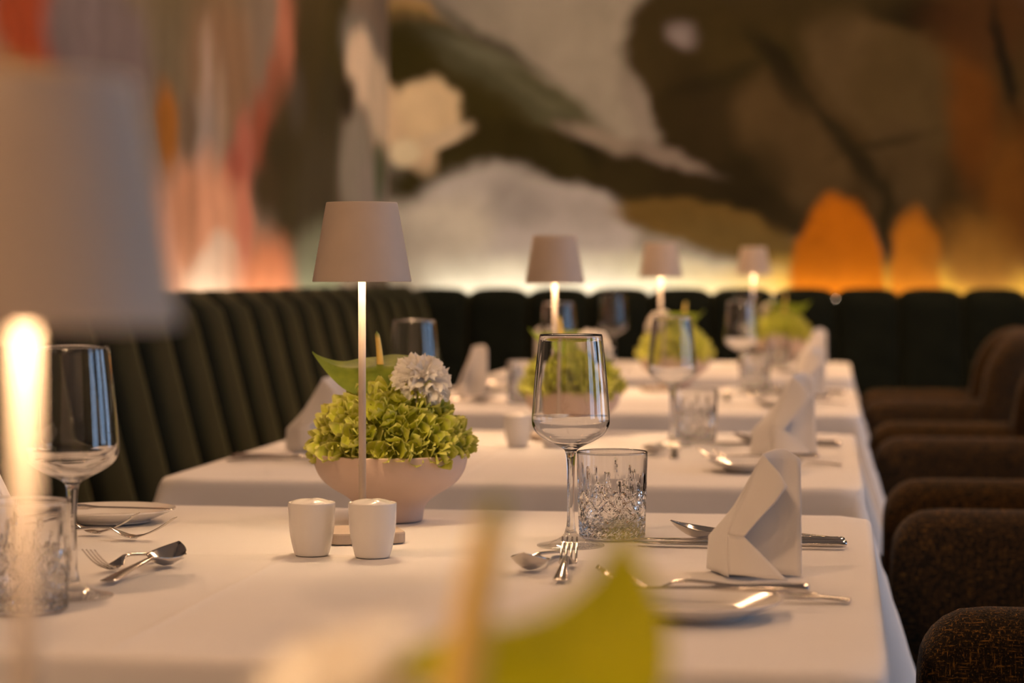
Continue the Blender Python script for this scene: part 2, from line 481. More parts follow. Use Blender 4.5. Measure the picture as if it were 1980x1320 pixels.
GRAY = (146, 122, 102)
back = [
    back_blob(800, 45, 80, 45, 20, (180, 132, 84), 0.3),
    # green leaf sweeping down to the right
    back_blob(940, 185, 255, 95, 33, (92, 76, 50), 0.18),
    back_blob(1010, 170, 200, 45, 33, (96, 82, 58), 0.4),
    back_blob(800, 150, 60, 110, -20, (76, 60, 26), 0.4),
    back_blob(890, 240, 150, 80, 30, (74, 58, 26), 0.4),
    back_blob(950, 300, 230, 62, 10, (68, 52, 22), 0.3),
    back_blob(840, 345, 120, 45, -10, (76, 60, 30), 0.45),
    back_blob(1040, 190, 150, 10, 33, (112, 96, 72), 0.8, 0.6),
    back_blob(960, 75, 120, 10, 30, (70, 58, 40), 0.8, 0.7),
    back_blob(930, 100, 70, 16, 20, (118, 102, 80), 0.7, 0.6),
    back_blob(1110, 330, 110, 85, 10, (70, 54, 26), 0.25),
    back_blob(1150, 300, 90, 16, 50, (44, 33, 14), 0.6, 0.8),
    back_blob(1270, 355, 130, 85, 15, (68, 51, 26), 0.22),
    back_blob(1300, 310, 60, 14, 25, (44, 33, 15), 0.6, 0.8),
    back_blob(1420, 390, 150, 90, 10, (64, 47, 24), 0.25),
    # dark foliage mass at the right
    back_blob(1330, 110, 120, 140, -10, (74, 55, 30), 0.15),
    back_blob(1385, 235, 115, 130, 35, (66, 48, 24), 0.2),
    back_blob(1560, 200, 250, 270, 0, (66, 48, 26), 0.2),
    back_blob(1840, 230, 260, 320, 0, (74, 52, 27), 0.25),
    back_blob(1460, 70, 130, 90, 0, (74, 55, 28), 0.4),
    back_blob(1540, 275, 95, 150, -32, (90, 66, 40), 0.2),
    back_blob(1660, 130, 85, 150, -35, (94, 70, 44), 0.25),
    back_blob(1770, 190, 110, 140, -20, (90, 67, 40), 0.3),
    back_blob(1740, 335, 75, 110, -10, (88, 65, 40), 0.25),
    back_blob(1640, 290, 16, 170, -38, (46, 34, 17), 0.7, 0.8),
    back_blob(1700, 285, 90, 9, -12, (54, 40, 20), 0.8, 0.7),
    back_blob(1500, 130, 90, 24, 60, (44, 32, 15), 0.6, 0.8),
    back_blob(1390, 150, 90, 16, -20, (50, 37, 18), 0.7, 0.6),
    back_blob(1760, 20, 130, 40, 20, (38, 27, 13), 0.4, 0.9),
    back_blob(1322, 72, 26, 26, 0, (132, 108, 96), 0.6),
    back_blob(1885, 230, 48, 140, -8, (104, 62, 24), 0.5),
    back_blob(1920, 40, 120, 80, 0, (80, 48, 24), 0.5, 0.8),
    back_blob(1955, 150, 12, 130, -12, (36, 26, 14), 0.6),
    back_blob(1965, 400, 45, 150, 0, (116, 72, 28), 0.6),
    back_blob(1450, 350, 60, 70, 0, (52, 38, 18), 0.6, 0.7),
    # pale path between the leaf and the dark mass
    back_blob(1165, 262, 85, 18, 12, (138, 112, 92), 0.5),
    back_blob(1240, 215, 22, 75, -25, (138, 114, 96), 0.5),
    back_blob(1300, 300, 85, 15, 24, (134, 108, 90), 0.6),
    # pale mountain
    back_blob(940, 440, 165, 120, 0, (184, 156, 136), 0.15),
    back_blob(830, 460, 140, 80, -15, (194, 164, 138), 0.3),
    back_blob(1100, 450, 122, 92, 0, (180, 152, 134), 0.18),
    back_blob(1000, 390, 60, 45, 30, (154, 130, 114), 0.6, 0.8),
    back_blob(1130, 410, 50, 40, 30, (158, 134, 118), 0.6, 0.7),
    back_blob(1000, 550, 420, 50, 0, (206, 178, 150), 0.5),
    # ochre drift
    back_blob(1340, 432, 165, 42, 10, (120, 88, 46), 0.25),
    back_blob(1450, 475, 150, 34, 14, (118, 88, 48), 0.4),
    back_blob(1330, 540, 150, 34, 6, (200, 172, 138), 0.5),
    # glowing orange flowers
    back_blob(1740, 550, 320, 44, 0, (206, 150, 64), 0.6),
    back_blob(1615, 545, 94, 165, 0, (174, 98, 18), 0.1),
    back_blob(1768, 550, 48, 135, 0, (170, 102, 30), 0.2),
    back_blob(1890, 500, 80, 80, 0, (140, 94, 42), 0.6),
    back_blob(1716, 440, 12, 80, 0, (60, 44, 22), 0.6),
    # the painting goes on beyond the picture's upper and right edges
    back_blob(1500, -120, 320, 150, 8, (72, 53, 28), 0.3),
    back_blob(1080, -140, 160, 90, -20, (150, 122, 98), 0.5),
    back_blob(2180, 130, 180, 190, 20, (82, 58, 32), 0.3),
    back_blob(2250, 400, 170, 150, -15, (128, 84, 40), 0.3),
    back_blob(2520, 260, 190, 240, 10, (150, 122, 98), 0.3),
    back_blob(2700, 430, 190, 120, 0, (96, 74, 44), 0.3),
    back_blob(2080, 500, 70, 70, 0, (172, 100, 30), 0.3),
    # white brush stroke from the corner
    back_blob(765, 235, 42, 110, -35, (202, 158, 120), 0.22),
    back_blob(822, 215, 62, 62, 10, (208, 164, 122), 0.2),
    back_blob(775, 290, 32, 28, 0, (214, 176, 136), 0.3),
    back_blob(850, 262, 45, 18, -10, (200, 160, 124), 0.4),
]
left = [
    left_blob(70, 60, 75, 110, (146, 66, 32), 0.35),
    left_blob(60, 220, 110, 90, (150, 100, 55), 0.4),
    left_blob(200, 90, 100, 130, (118, 92, 80), 0.3),
    left_blob(360, 50, 70, 180, (112, 88, 64), 0.4),
    left_blob(325, 240, 22, 80, (146, 90, 36), 0.5),
    left_blob(430, 120, 60, 160, (128, 92, 66), 0.5),
    left_blob(400, 190, 12, 120, (152, 118, 96), 0.6, 0.9),
    left_blob(425, 250, 9, 110, (152, 118, 94), 0.6, 0.7),
    left_blob(395, 300, 22, 90, (140, 112, 94), 0.6),
    left_blob(560, 70, 26, 110, (160, 98, 72), 0.4),
    left_blob(535, 180, 22, 90, (138, 82, 58), 0.5),
    left_blob(505, 250, 22, 90, (138, 76, 52), 0.5),
    left_blob(470, 300, 20, 90, (160, 92, 70), 0.5),
    left_blob(450, 370, 20, 80, (150, 78, 58), 0.5),
    left_blob(610, 160, 40, 250, (72, 54, 26), 0.3),
    left_blob(560, 330, 42, 170, (76, 58, 32), 0.35),
    left_blob(655, 60, 26, 120, (70, 54, 24), 0.3),
    left_blob(640, 260, 30, 130, (70, 54, 30), 0.35),
    left_blob(620, 380, 40, 120, (80, 62, 40), 0.5),
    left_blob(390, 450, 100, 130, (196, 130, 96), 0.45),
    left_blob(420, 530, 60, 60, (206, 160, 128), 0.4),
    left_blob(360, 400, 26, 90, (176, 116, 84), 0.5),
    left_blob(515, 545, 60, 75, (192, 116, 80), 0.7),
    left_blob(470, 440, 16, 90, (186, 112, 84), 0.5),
    left_blob(620, 510, 45, 80, (128, 112, 86), 0.4),
    left_blob(700, 90, 34, 60, (122, 102, 86), 0.4),
    left_blob(700, 130, 28, 80, (196, 154, 122), 0.25),
    left_blob(735, 200, 26, 90, (190, 150, 118), 0.3),
    left_blob(690, 320, 30, 110, (136, 112, 92), 0.4),
    left_blob(720, 380, 30, 60, (138, 112, 94), 0.4),
    left_blob(545, 290, 36, 60, (72, 54, 28), 0.5),
    left_blob(515, 360, 26, 60, (80, 58, 32), 0.6),
    left_blob(672, 180, 18, 40, (60, 44, 22), 0.5),
    left_blob(575, 190, 16, 60, (86, 68, 54), 0.7, 0.7),
    left_blob(365, 250, 14, 60, (112, 84, 62), 0.6),
    left_blob(735, 330, 10, 60, (96, 86, 60), 0.5),
    # the painting goes on beyond the picture's left and upper edges
    left_blob(-120, 120, 120, 160, (150, 96, 60), 0.5),
    left_blob(-260, 330, 130, 150, (170, 120, 96), 0.5),
    left_blob(-400, 100, 120, 260, (84, 64, 36), 0.4),
    left_blob(-60, 430, 120, 120, (176, 124, 98), 0.6),
    left_blob(150, 380, 90, 130, (132, 102, 84), 0.6),
    left_blob(300, -180, 200, 180, (104, 80, 54), 0.5),
    left_blob(600, -160, 70, 200, (78, 58, 30), 0.4),
]
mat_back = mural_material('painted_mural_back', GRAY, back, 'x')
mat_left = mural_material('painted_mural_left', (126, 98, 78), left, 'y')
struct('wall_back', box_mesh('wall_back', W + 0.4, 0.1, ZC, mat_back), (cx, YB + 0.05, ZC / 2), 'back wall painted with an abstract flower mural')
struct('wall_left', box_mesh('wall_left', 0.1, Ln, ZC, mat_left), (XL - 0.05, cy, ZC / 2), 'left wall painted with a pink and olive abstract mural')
struct('wall_front', box_mesh('wall_front', W + 0.4, 0.1, ZC, MAT['plain_wall']), (cx, YF - 0.05, ZC / 2))

# right wall with three tall windows
WIN = [(0.2, 1.7), (2.5, 4.0), (4.8, 6.3)]
WZ0, WZ1 = 0.35, 2.45
wv, wf = [], []
def quad_box(x0, x1, y0, y1, z0, z1):
    n = len(wv)
    for x in (x0, x1):
        for y in (y0, y1):
            for z in (z0, z1):
                wv.append((x, y, z))
    for f in ((0, 1, 3, 2), (4, 6, 7, 5), (0, 4, 5, 1), (2, 3, 7, 6), (0, 2, 6, 4), (1, 5, 7, 3)):
        wf.append(tuple(n + i for i in f))
ys = [YF] + [v for w in WIN for v in w] + [YB]
for i in range(0, len(ys), 2):
    quad_box(XR, XR + 0.15, ys[i], ys[i + 1], 0, ZC)
for w in WIN:
    quad_box(XR, XR + 0.15, w[0], w[1], 0, WZ0)
    quad_box(XR, XR + 0.15, w[0], w[1], WZ1, ZC)
struct('wall_right', fix_normals(mesh_from('wall_right', wv, wf, MAT['plain_wall'], False)), label='plain side wall with three tall windows')
for k, (y0, y1) in enumerate(WIN):
    wo = struct('window_%d' % (k + 1), box_mesh('window', 0.06, y1 - y0, 0.06, MAT['frame'], 0.005, 1, (0, 0, 0)), (XR + 0.08, (y0 + y1) / 2, WZ0 + 0.03))
    hh = WZ1 - WZ0
    put('window_frame', box_mesh('window_frame', 0.06, y1 - y0, 0.06, MAT['frame'], 0.005, 1), wo, (0, 0, hh - 0.06))
    for yy in (-(y1 - y0) / 2 + 0.03, 0, (y1 - y0) / 2 - 0.03):
        put('window_frame', box_mesh('window_frame', 0.06, 0.06, hh - 0.12, MAT['frame'], 0.005, 1), wo, (0, yy, hh / 2 - 0.03))
    put('pane', box_mesh('pane', 0.006, y1 - y0 - 0.1, hh - 0.12, MAT['pane']), wo, (0, 0, hh / 2 - 0.03))
    pl = bpy.data.lights.new('window_portal', 'AREA')
    pl.shape = 'RECTANGLE'; pl.size = hh; pl.size_y = y1 - y0
    pl.cycles.is_portal = True
    po = bpy.data.objects.new('window_portal', pl); COL.objects.link(po)
    po.location = (XR + 0.16, (y0 + y1) / 2, (WZ0 + WZ1) / 2); po.rotation_euler = (0, R(90), 0)

# unseen ceiling downlights, added to light the tables, chairs and walls
disc = lathe_mesh('diffuser', [(0, 0), (0.11, 0), (0.11, 0.004), (0, 0.004)], MAT['added_ceil_light'], 24)
ringm = lathe_mesh('trim_ring', [(0.11, 0), (0.14, 0), (0.14, 0.012), (0.11, 0.012)], MAT['black_metal'], 24, True)
spots = [(-1.0, -2.2), (-0.2, -2.2), (-1.0, -0.6), (-1.0, 0.9), (1.0, 3.0), (-0.95, 4.4), (-0.95, 6.0), (-0.9, 7.5), (0.35, 7.6), (1.6, 7.6), (1.0, 5.4)]
where = ['far behind the camera by the left wall', 'far behind the camera in mid-aisle', 'just behind the camera by the left wall', 'above the table nearest the camera',
         'above the aisle beside the second table', 'between the left bench and the second table', 'between the left bench and the third table', 'above the corner of the two benches',
         'above the back bench behind the farthest table', 'above the back bench at the far right', 'above the aisle beside the third table']
for i, (x, y) in enumerate(spots):
    t = thing('added_ceiling_light', 'unseen added warm ceiling downlight ' + where[i], 'ceiling light', (x, y, ZC - 0.012), 0, 'added ceiling downlights')
    put('trim_ring', ringm, t); put('diffuser', disc, t, (0, 0, 0.004))

# ------------------------------------------------------------------ banquettes with channelled velvet backs
def channel_mesh(name, w, h, depth, lean, scallop):
    """one padded vertical channel: local x across, y forward (towards the room), z up; leans back at the top."""
    nx, nz = 8, 14
    verts, faces = [], []
    for j in range(nz + 1):
        v = j / nz
        for i in range(nx + 1):
            u = -1 + 2 * i / nx
            arch = math.sqrt(max(0.0, 1 - abs(u) ** 3.0))
            top = 1 - scallop * (1 - arch)
            z = h * v * (top if v > 0.5 else 1.0 + (top - 1) * (v / 0.5))
            tr = max(0.0, (v - 0.88) / 0.12)
            body = math.sqrt(max(0, 1 - tr * tr)) if tr > 0 else 1
            y = (depth * (0.62 + 0.38 * arch)) * (0.15 + 0.85 * body) - lean * (v - 0.0)
            verts.append((u * w / 2, y, z))
    nfront = len(verts)
    for j in range(nz + 1):
        v = j / nz
        for i in range(nx + 1):
            u = -1 + 2 * i / nx
            arch = math.sqrt(max(0.0, 1 - abs(u) ** 3.0))
            top = 1 - scallop * (1 - arch)
            z = h * v * (top if v > 0.5 else 1.0 + (top - 1) * (v / 0.5))
            verts.append((u * w / 2, -lean * v - 0.02, z))
    S = nx + 1
    for j in range(nz):
        for i in range(nx):
            a = j * S + i
            faces.append((a, a + 1, a + S + 1, a + S))
            b_ = nfront + a
            faces.append((b_, b_ + S, b_ + S + 1, b_ + 1))
    for j in range(nz):
        for i in (0, nx):
            a = j * S + i
            faces.append((a, a + S, nfront + a + S, nfront + a) if i == 0 else (a, nfront + a, nfront + a + S, a + S))
    for j in (0, nz):
        for i in range(nx):
            a = j * S + i
            faces.append((a, nfront + a, nfront + a + 1, a + 1) if j == 0 else (a, a + 1, nfront + a + 1, nfront + a))
    return fix_normals(mesh_from(name, verts, faces, MAT['velvet']))

def banquette(label, origin, rz, length, step, z_top, name='banquette', cut=0.0):
    """origin: foot of the back panel at one end; local x runs along the bench, y towards the room."""
    t = thing(name, label, 'banquette', origin, rz, 'velvet wall benches')
    n = int(length / step)
    lean = 0.14
    ch = channel_mesh('back_channel', step * 0.995, z_top - 0.44, 0.055, lean, 0.045)
    for k in range(n):
        put('back_channel', ch, t, ((k + 0.5) * step, 0, 0.44))
    put('back_board', box_mesh('back_board', n * step, 0.03, z_top - 0.06, MAT['black_metal']), t, (n * step / 2, -lean - 0.04, (z_top - 0.06) / 2))
    put('seat', box_mesh('seat', n * step - cut, 0.46, 0.12, MAT['velvet'], 0.03, 3), t, ((n * step - cut) / 2, 0.18, 0.37))
    put('plinth', box_mesh('plinth', n * step - cut, 0.38, 0.33, MAT['black_metal']), t, ((n * step - cut) / 2, 0.16, 0.165))
    return t

# left bench: faces +X, runs along Y
BLX = -1.40
nleft = 33
banquette('olive velvet bench with slanting channels along the left wall', (BLX, 8.13, 0), -PI / 2, 24 * 0.25 + 0.001, 0.25, 1.008)
BBY = 8.20
banquette('dark velvet bench with scalloped top along the back wall', (4.4, BBY, 0), PI, 26 * 0.23 + 0.001, 0.23, 0.998, cut=0.62)
# LED strips on the ledge behind the bench backs
led1 = put('led_strip', box_mesh('led_strip', 0.014, 5.8, 0.006, MAT['led']), None, (XL + 0.055, 5.2, 0.955))
tag(led1, 'warm light strip hidden behind the left bench', 'light strip', 'hidden light strips')
led2 = put('led_strip', box_mesh('led_strip', 5.9, 0.014, 0.006, MAT['led']), None, (1.42, YB - 0.055, 0.955))
tag(led2, 'warm light strip hidden behind the back bench', 'light strip', 'hidden light strips')
for nm, sx, sy, lx, ly in (('ledge_left', 0.10, 5.9, XL + 0.052, 5.2), ('ledge_back', 5.95, 0.10, 1.42, YB - 0.052)):
    struct('trim_1' if nm == 'ledge_left' else 'trim_2', box_mesh(nm, sx, sy, 0.03, MAT['black_metal']), (lx, ly, 0.937), 'narrow ledge carrying the light strip')

# ------------------------------------------------------------------ tables and cloths
TC = {0: (-0.36, 0.62), 1: (-0.478, 2.235), 2: (-0.475, 3.79), 3: (-0.455, 5.345), 4: (-0.455, 6.90)}
HX, HY = 0.520, 0.545
tname = {0: 'table nearest the camera', 1: 'in-focus front table', 2: 'second table', 3: 'third table', 4: 'farthest table'}

def cloth_mesh(seed, drop=0.23):
    rnd = random.Random(seed)
    ph = [rnd.uniform(0, 6.28) for _ in range(8)]
    def coords(h, crease):
        c = [-h + 0.0, -h + 0.03, -h + 0.08]
        n = 16
        c += [-h + 0.08 + (2 * h - 0.16) * k / n for k in range(1, n)]
        c += [h - 0.08, h - 0.03, h]
        c += [crease + d for d in (-0.012, -0.006, -0.003, 0, 0.003, 0.006, 0.012)]
        for e in (0.003, 0.006, 0.009, 0.0125, 0.018, 0.04, 0.07, 0.11, 0.15, 0.19, drop):
            c += [h + e, -h - e]
        return sorted(set(round(v, 5) for v in c))
    crx, cry = -0.085, 0.07
    rc = 0.02
    us, vs = coords(HX, crx), coords(HY, cry)
    verts, faces = [], []
    rho = 0.010
    for u in us:
        for v in vs:
            cxp = max(-HX + rc, min(HX - rc, u)); cyp = max(-HY + rc, min(HY - rc, v))
            dx, dy = u - cxp, v - cyp
            d = math.hypot(dx, dy)
            e = d - rc
            if e <= 0:
                z = 0.0011 * math.exp(-((u - crx) / 0.0042) ** 2) + 0.0009 * math.exp(-((v - cry) / 0.0042) ** 2)
                z += 0.0011 * noise.noise(Vector((u * 5 + seed, v * 5, seed)))
                edge = min(HX - abs(u), HY - abs(v))
                z *= max(0, min(1, edge / 0.03))
                verts.append((u, v, z - 0.0))
                continue
            nx_, ny_ = dx / d, dy / d
            corner = abs(2 * nx_ * ny_) if (abs(u) > HX - rc and abs(v) > HY - rc) else 0.0
            corner = corner ** 1.5
            if e < rho * PI / 2:
                a = e / rho
                off, dz = rho * math.sin(a), rho * (1 - math.cos(a))
            else:
                q = e - rho * PI / 2
                s = u if abs(ny_) > abs(nx_) else v
                wave = 0.010 * math.sin(7.5 * s + ph[0]) + 0.006 * math.sin(15 * s + ph[1])
                off = rho + q * (0.035 + 0.36 * corner) + (1 - corner) * wave * min(1, q / 0.2)
                dz = rho + q * (1 - 0.06 * corner)
            verts.append((cxp + nx_ * (rc + off), cyp + ny_ * (rc + off), -dz))
    m = len(vs)
    for i in range(len(us) - 1):
        for j in range(m - 1):
            a = i * m + j
            faces.append((a, a + m, a + m + 1, a + 1))
    return mesh_from('tablecloth', verts, faces, MAT['cloth'])

top_m = box_mesh('tabletop', 2 * HX - 0.012, 2 * HY - 0.012, 0.03, MAT['wood_dark'], 0.004, 1)
ped_m = lathe_mesh('pedestal', smooth_profile([(0.045, 0.0), (0.04, 0.3), (0.045, 0.66), (0.05, 0.68)], 3), MAT['black_metal'], 20)
foot_m = lathe_mesh('foot_plate', [(0, 0), (0.27, 0), (0.27, 0.012), (0.06, 0.03), (0, 0.03)], MAT['black_metal'], 32)
table_label = {0: 'square pedestal table under white cloth right below the camera', 1: 'square pedestal table under the in-focus front tablecloth',
               2: 'square pedestal table under the second tablecloth from the front', 3: 'square pedestal table under the third tablecloth from the front',
               4: 'square pedestal table under the farthest tablecloth by the back bench'}
cloth_label = {0: 'white tablecloth of the table below the frame, under the blurred leaf', 1: 'white tablecloth on the in-focus front table with two porcelain shakers',
               2: 'white tablecloth on the second table, just behind the green hydrangea bowl', 3: 'white tablecloth on the third table back, behind the tall wine glass',
               4: 'blurred white tablecloth on the farthest table by the back bench'}
for k in range(5):
    x, y = TC[k]; z = TZ[k]
    t = thing('dining_table', table_label[k], 'table', (x, y, 0), 0, 'row of dining tables')
    put('tabletop', top_m, t, (0, 0, z - 0.020))
    put('pedestal', ped_m, t, (0, 0, 0.025), (0, 0, 0), (1, 1, (z - 0.055) / 0.68))
    put('foot_plate', foot_m, t)
    c = put('tablecloth', cloth_mesh(11 + k), None, (x, y, z - 0.001), (0, 0, R(-0.35) if k == 1 else 0))
    tag(c, cloth_label[k], 'tablecloth', 'white tablecloths')
CL = 0.0006   # resting clearance

# ------------------------------------------------------------------ table lamps
def rounded_square(h, r, n=6):
    pts = []
    for qx, qy, a0 in ((1, 1, 0), (-1, 1, 90), (-1, -1, 180), (1, -1, 270)):
        for k in range(n + 1):
            a = R(a0 + 90 * k / n)
            pts.append((qx * (h - r) + r * math.cos(a), qy * (h - r) + r * math.sin(a)))
    return pts
bp = rounded_square(0.0425, 0.012)
bv, bf = [], []
for s, z in ((0.975, 0.0), (1.0, 0.001), (1.0, 0.0105), (0.985, 0.012)):
    bv += [(x * s, y * s, z) for x, y in bp]
nb = len(bp)
for j in range(3):
    for i in range(nb):
        bf.append((j * nb + i, j * nb + (i + 1) % nb, (j + 1) * nb + (i + 1) % nb, (j + 1) * nb + i))
bf.append(tuple(range(nb))[::-1]); bf.append(tuple(range(3 * nb, 4 * nb)))
lamp_base_m = fix_normals(mesh_from('base', bv, bf, MAT['lamp_paint'], False))
pole_m = lathe_mesh('pole', [(0, 0.012), (0.0042, 0.012), (0.0042, 0.355), (0, 0.355)], MAT['lamp_paint'], 20)
SB, ST = 0.289, 0.3775      # shade bottom and top above the cloth
shade_prof = [(0.0548, SB), (0.0552, SB + 0.0005), (0.0552, SB + 0.0015), (0.0400, ST - 0.0015), (0.0394, ST), (0.0380, ST), (0.0380, ST - 0.003), (0.0386, ST - 0.004), (0.0536, SB + 0.001)]
shade_m = lathe_mesh('shade', shade_prof, MAT['lamp_paint'], 64, True)
lid_m = lathe_mesh('shade_lid', [(0, ST - 0.0015), (0.0379, ST - 0.0015), (0.0379, ST - 0.003), (0, ST - 0.003)], MAT['lamp_paint'], 64)
lining_prof = [(0.0530, SB + 0.0016), (0.0383, ST - 0.006)]
lining_m = lathe_mesh('shade_lining', lining_prof, MAT['shade_inside'], 64)
diff_prof = [(0.006, SB + 0.036), (0.032, SB + 0.036), (0.032, SB + 0.042), (0.006, SB + 0.042)]
diff_m = lathe_mesh('diffuser', diff_prof, MAT['lamp_emit'], 32, True)
diff_full_m = lathe_mesh('diffuser', diff_prof, MAT['lamp_emit_full'], 32, True)
lamp_label = {0: 'large blurred table lamp with sand shade at the left edge of frame', 1: 'sharp sand-coloured table lamp standing in front of the hydrangea bowl',
              2: 'sand-coloured table lamp on the second table, behind the wine glass', 3: 'blurred table lamp on the third table, third lamp from the left in the row behind',
              4: 'smallest table lamp, on the farthest table near the glowing orange flowers'}
lamp_label[3] = 'blurred small table lamp on the third table, left of the smallest lamp'
LAMP = {0: (-0.286, 0.767), 1: (-0.515, 2.437), 2: (-0.499, 4.08), 3: (-0.420, 5.65), 4: (-0.236, 7.18)}
for k in range(5):
    x, y = LAMP[k]
    t = thing('table_lamp', lamp_label[k], 'lamp', (x, y, TZ[k] + CL), R(22), 'cordless table lamps')
    put('base', lamp_base_m, t); put('pole', pole_m, t)
    s = put('shade', shade_m, t); put('shade_lid', lid_m, s); put('shade_lining', lining_m, s)
    put('diffuser', diff_m if k == 1 else diff_full_m, t)

# ------------------------------------------------------------------ flower bowls
RB = 0.0945
bowl_out = smooth_profile([(0.0, 0.0), (0.034, 0.0), (0.0385, 0.001), (0.0395, 0.006), (0.042, 0.017), (0.052, 0.028), (0.070, 0.039), (0.083, 0.050), (0.0905, 0.063), (0.0940, 0.078), (0.0945, 0.0815)], 4)
bowl_in = smooth_profile([(0.0930, 0.0822), (0.0915, 0.0795), (0.087, 0.063), (0.078, 0.050), (0.062, 0.040), (0.03, 0.034), (0.0, 0.033)], 3)
bowl_m = lathe_mesh('bowl', bowl_out + bowl_in, MAT['bowl'], 64)
HC = Vector((0, 0, 0.078)); HA, HCZ = 0.0785, 0.076

def petal_geo(rnd, ln=0.0175, wd=0.0098):
    nu, nv = 5, 4
    cup = rnd.uniform(0.5, 1.15); curl = rnd.uniform(-0.2, 0.6); tw = rnd.uniform(-0.25, 0.25)
    vs, fs = [], []
    for i in range(nu + 1):
        s = i / nu
        w = wd * (math.sin(PI * min(1, s * 0.86 + 0.10)) ** 0.75) * (1.0 if s < 1 else 0.75)
        for j in range(nv + 1):
            t = -1 + 2 * j / nv
            x = 0.001 + ln * s * (1 - 0.10 * t * t * s)
            y = w * t
            z = 0.004 * s + cup * 0.010 * s * s * 1.2 - curl * 0.010 * s ** 3 + cup * 0.35 * wd * t * t * s + tw * y * s + 0.0006 * math.sin(9 * s + 4 * t)
            vs.append(Vector((x, y, z)))
    for i in range(nu):
        for j in range(nv):
            a = i * (nv + 1) + j
            fs.append((a, a + nv + 1, a + nv + 2, a + 1))
    return vs, fs

def floret_geo(seed):
    rnd = random.Random(seed)
    V, F = [], []
    for q in range(4):
        pv, pf = petal_geo(rnd, rnd.uniform(0.0130, 0.0172), rnd.uniform(0.0082, 0.0106))
        M = Matrix.Rotation(q * PI / 2 + rnd.uniform(-0.15, 0.15), 4, 'Z') @ Matrix.Rotation(-rnd.uniform(0.05, 0.45), 4, 'Y')
        n = len(V)
        V += [M @ v for v in pv]; F += [tuple(n + i for i in f) for f in pf]
    # small central bead
    n = len(V)
    r = 0.0016
    V += [Vector(p) * r + Vector((0, 0, 0.0025)) for p in ((1, 0, 0), (0, 1, 0), (-1, 0, 0), (0, -1, 0), (0, 0, 1.2), (0, 0, -1))]
    for i in range(4):
        F.append((n + i, n + (i + 1) % 4, n + 4)); F.append((n + (i + 1) % 4, n + i, n + 5))
    return V, F
FLORETS = [floret_geo(300 + i) for i in range(7)]
def add_petal_uv(me, per=30, npet=4, block=None):
    """uv.x = distance along the petal, uv.y = distance from its midrib."""
    block = block or len(me.vertices)
    lay = me.uv_layers.new(name='petal')
    for lp in me.loops:
        i = lp.vertex_index % block
        if lp.vertex_index < (len(me.vertices) // block) * block and i < per * npet:
            q = i % per
            lay.data[lp.index].uv = ((q // 5) / 5, abs(q % 5 - 2) / 2)
        else:
            lay.data[lp.index].uv = (0, 0)
floret_meshes = [mesh_from('floret', v, f, MAT['hydrangea']) for v, f in FLORETS]
for fm in floret_meshes:
    add_petal_uv(fm)

def floret_xforms(seed, n=235):
    rnd = random.Random(seed)
    out = []
    ga = PI * (3 - math.sqrt(5))
    for i in range(n):
        zz = 1 - 1.12 * (i + 0.5) / n
        th = i * ga + rnd.uniform(-0.15, 0.15)
        rr = math.sqrt(max(0, 1 - zz * zz))
        nrm = Vector((rr * math.cos(th), rr * math.sin(th), zz))
        lump = 1 + 0.06 * noise.noise(nrm * 2.3 + Vector((seed, 0, 0))) + rnd.uniform(-0.09, 0.05)
        p = HC + Vector((nrm.x * HA, nrm.y * HA, max(-0.001, nrm.z) * HCZ + (0.006 if nrm.z < 0.05 else 0))) * lump
        if p.z < 0.085:
            p.z = 0.085 + rnd.uniform(0, 0.006)
        d = (nrm + Vector((rnd.uniform(-.42, .42), rnd.uniform(-.42, .42), rnd.uniform(-.3, .4)))).normalized()
        q = d.to_track_quat('Z', 'Y')
        M = Matrix.Translation(p) @ q.to_matrix().to_4x4() @ Matrix.Rotation(rnd.uniform(0, 6.28), 4, 'Z') @ Matrix.Scale(rnd.uniform(0.95, 1.28), 4)
        out.append((rnd.randrange(len(FLORETS)), M))
    return out

core_m = lathe_mesh('hydrangea_head', smooth_profile([(0, 0.06), (0.075, 0.06), (0.082, 0.078), (0.072, 0.100), (0.056, 0.122), (0.03, 0.138), (0, 0.142)], 3), MAT['hydrangea'], 28)

def joined_hydrangea():
    V, F = [], []
    for vi, M in floret_xforms(9):
        pv, pf = FLORETS[vi]
        n = len(V)
        V += [M @ v for v in pv]; F += [tuple(n + i for i in f) for f in pf]
    n = len(V)
    V += [v.co.copy() for v in core_m.vertices]; F += [tuple(n + i for i in p.vertices) for p in core_m.polygons]
    me = mesh_from('hydrangea_head', V, F, MAT['hydrangea'])
    add_petal_uv(me, block=len(FLORETS[0][0]))
    return me
joined_m = joined_hydrangea()

def leaf_mesh(name, ln, wd, droop_near, tip_up, cupz, side=1.0):
    """heart-shaped spathe: local +x from base lobes to tip, y across."""
    nu, nv = 22, 12
    vs, fs = [], []
    for i in range(nu + 1):
        s = i / nu
        w = wd * (math.sin(PI * min(1.0, (s * 0.90 + 0.10)) ** 0.78)) ** 0.85 * (1 - 0.15 * s)
        if i == nu:
            w = 0.0008
        for j in range(nv + 1):
            t = -1 + 2 * j / nv
            x = ln * (s - 0.10 * (abs(t) ** 1.5) * (1 - s) ** 3 * 2.0)
            y = w * t
            z = tip_up * max(0, s - 0.62) ** 2 / 0.1444 + cupz * (t * t) * w / wd
            z += -droop_near * max(0, -t * side) ** 1.3 * w / wd
            z += 0.0012 * math.sin(22 * s - 5 * abs(t)) * (1 - s) + 0.0016 * (1 - abs(t)) ** 6
            vs.append((x, y, z))
    for i in range(nu):
        for j in range(nv):
            a = i * (nv + 1) + j
            fs.append((a, a + nv + 1, a + nv + 2, a + 1))
    return mesh_from(name, vs, fs, MAT['anthurium'])

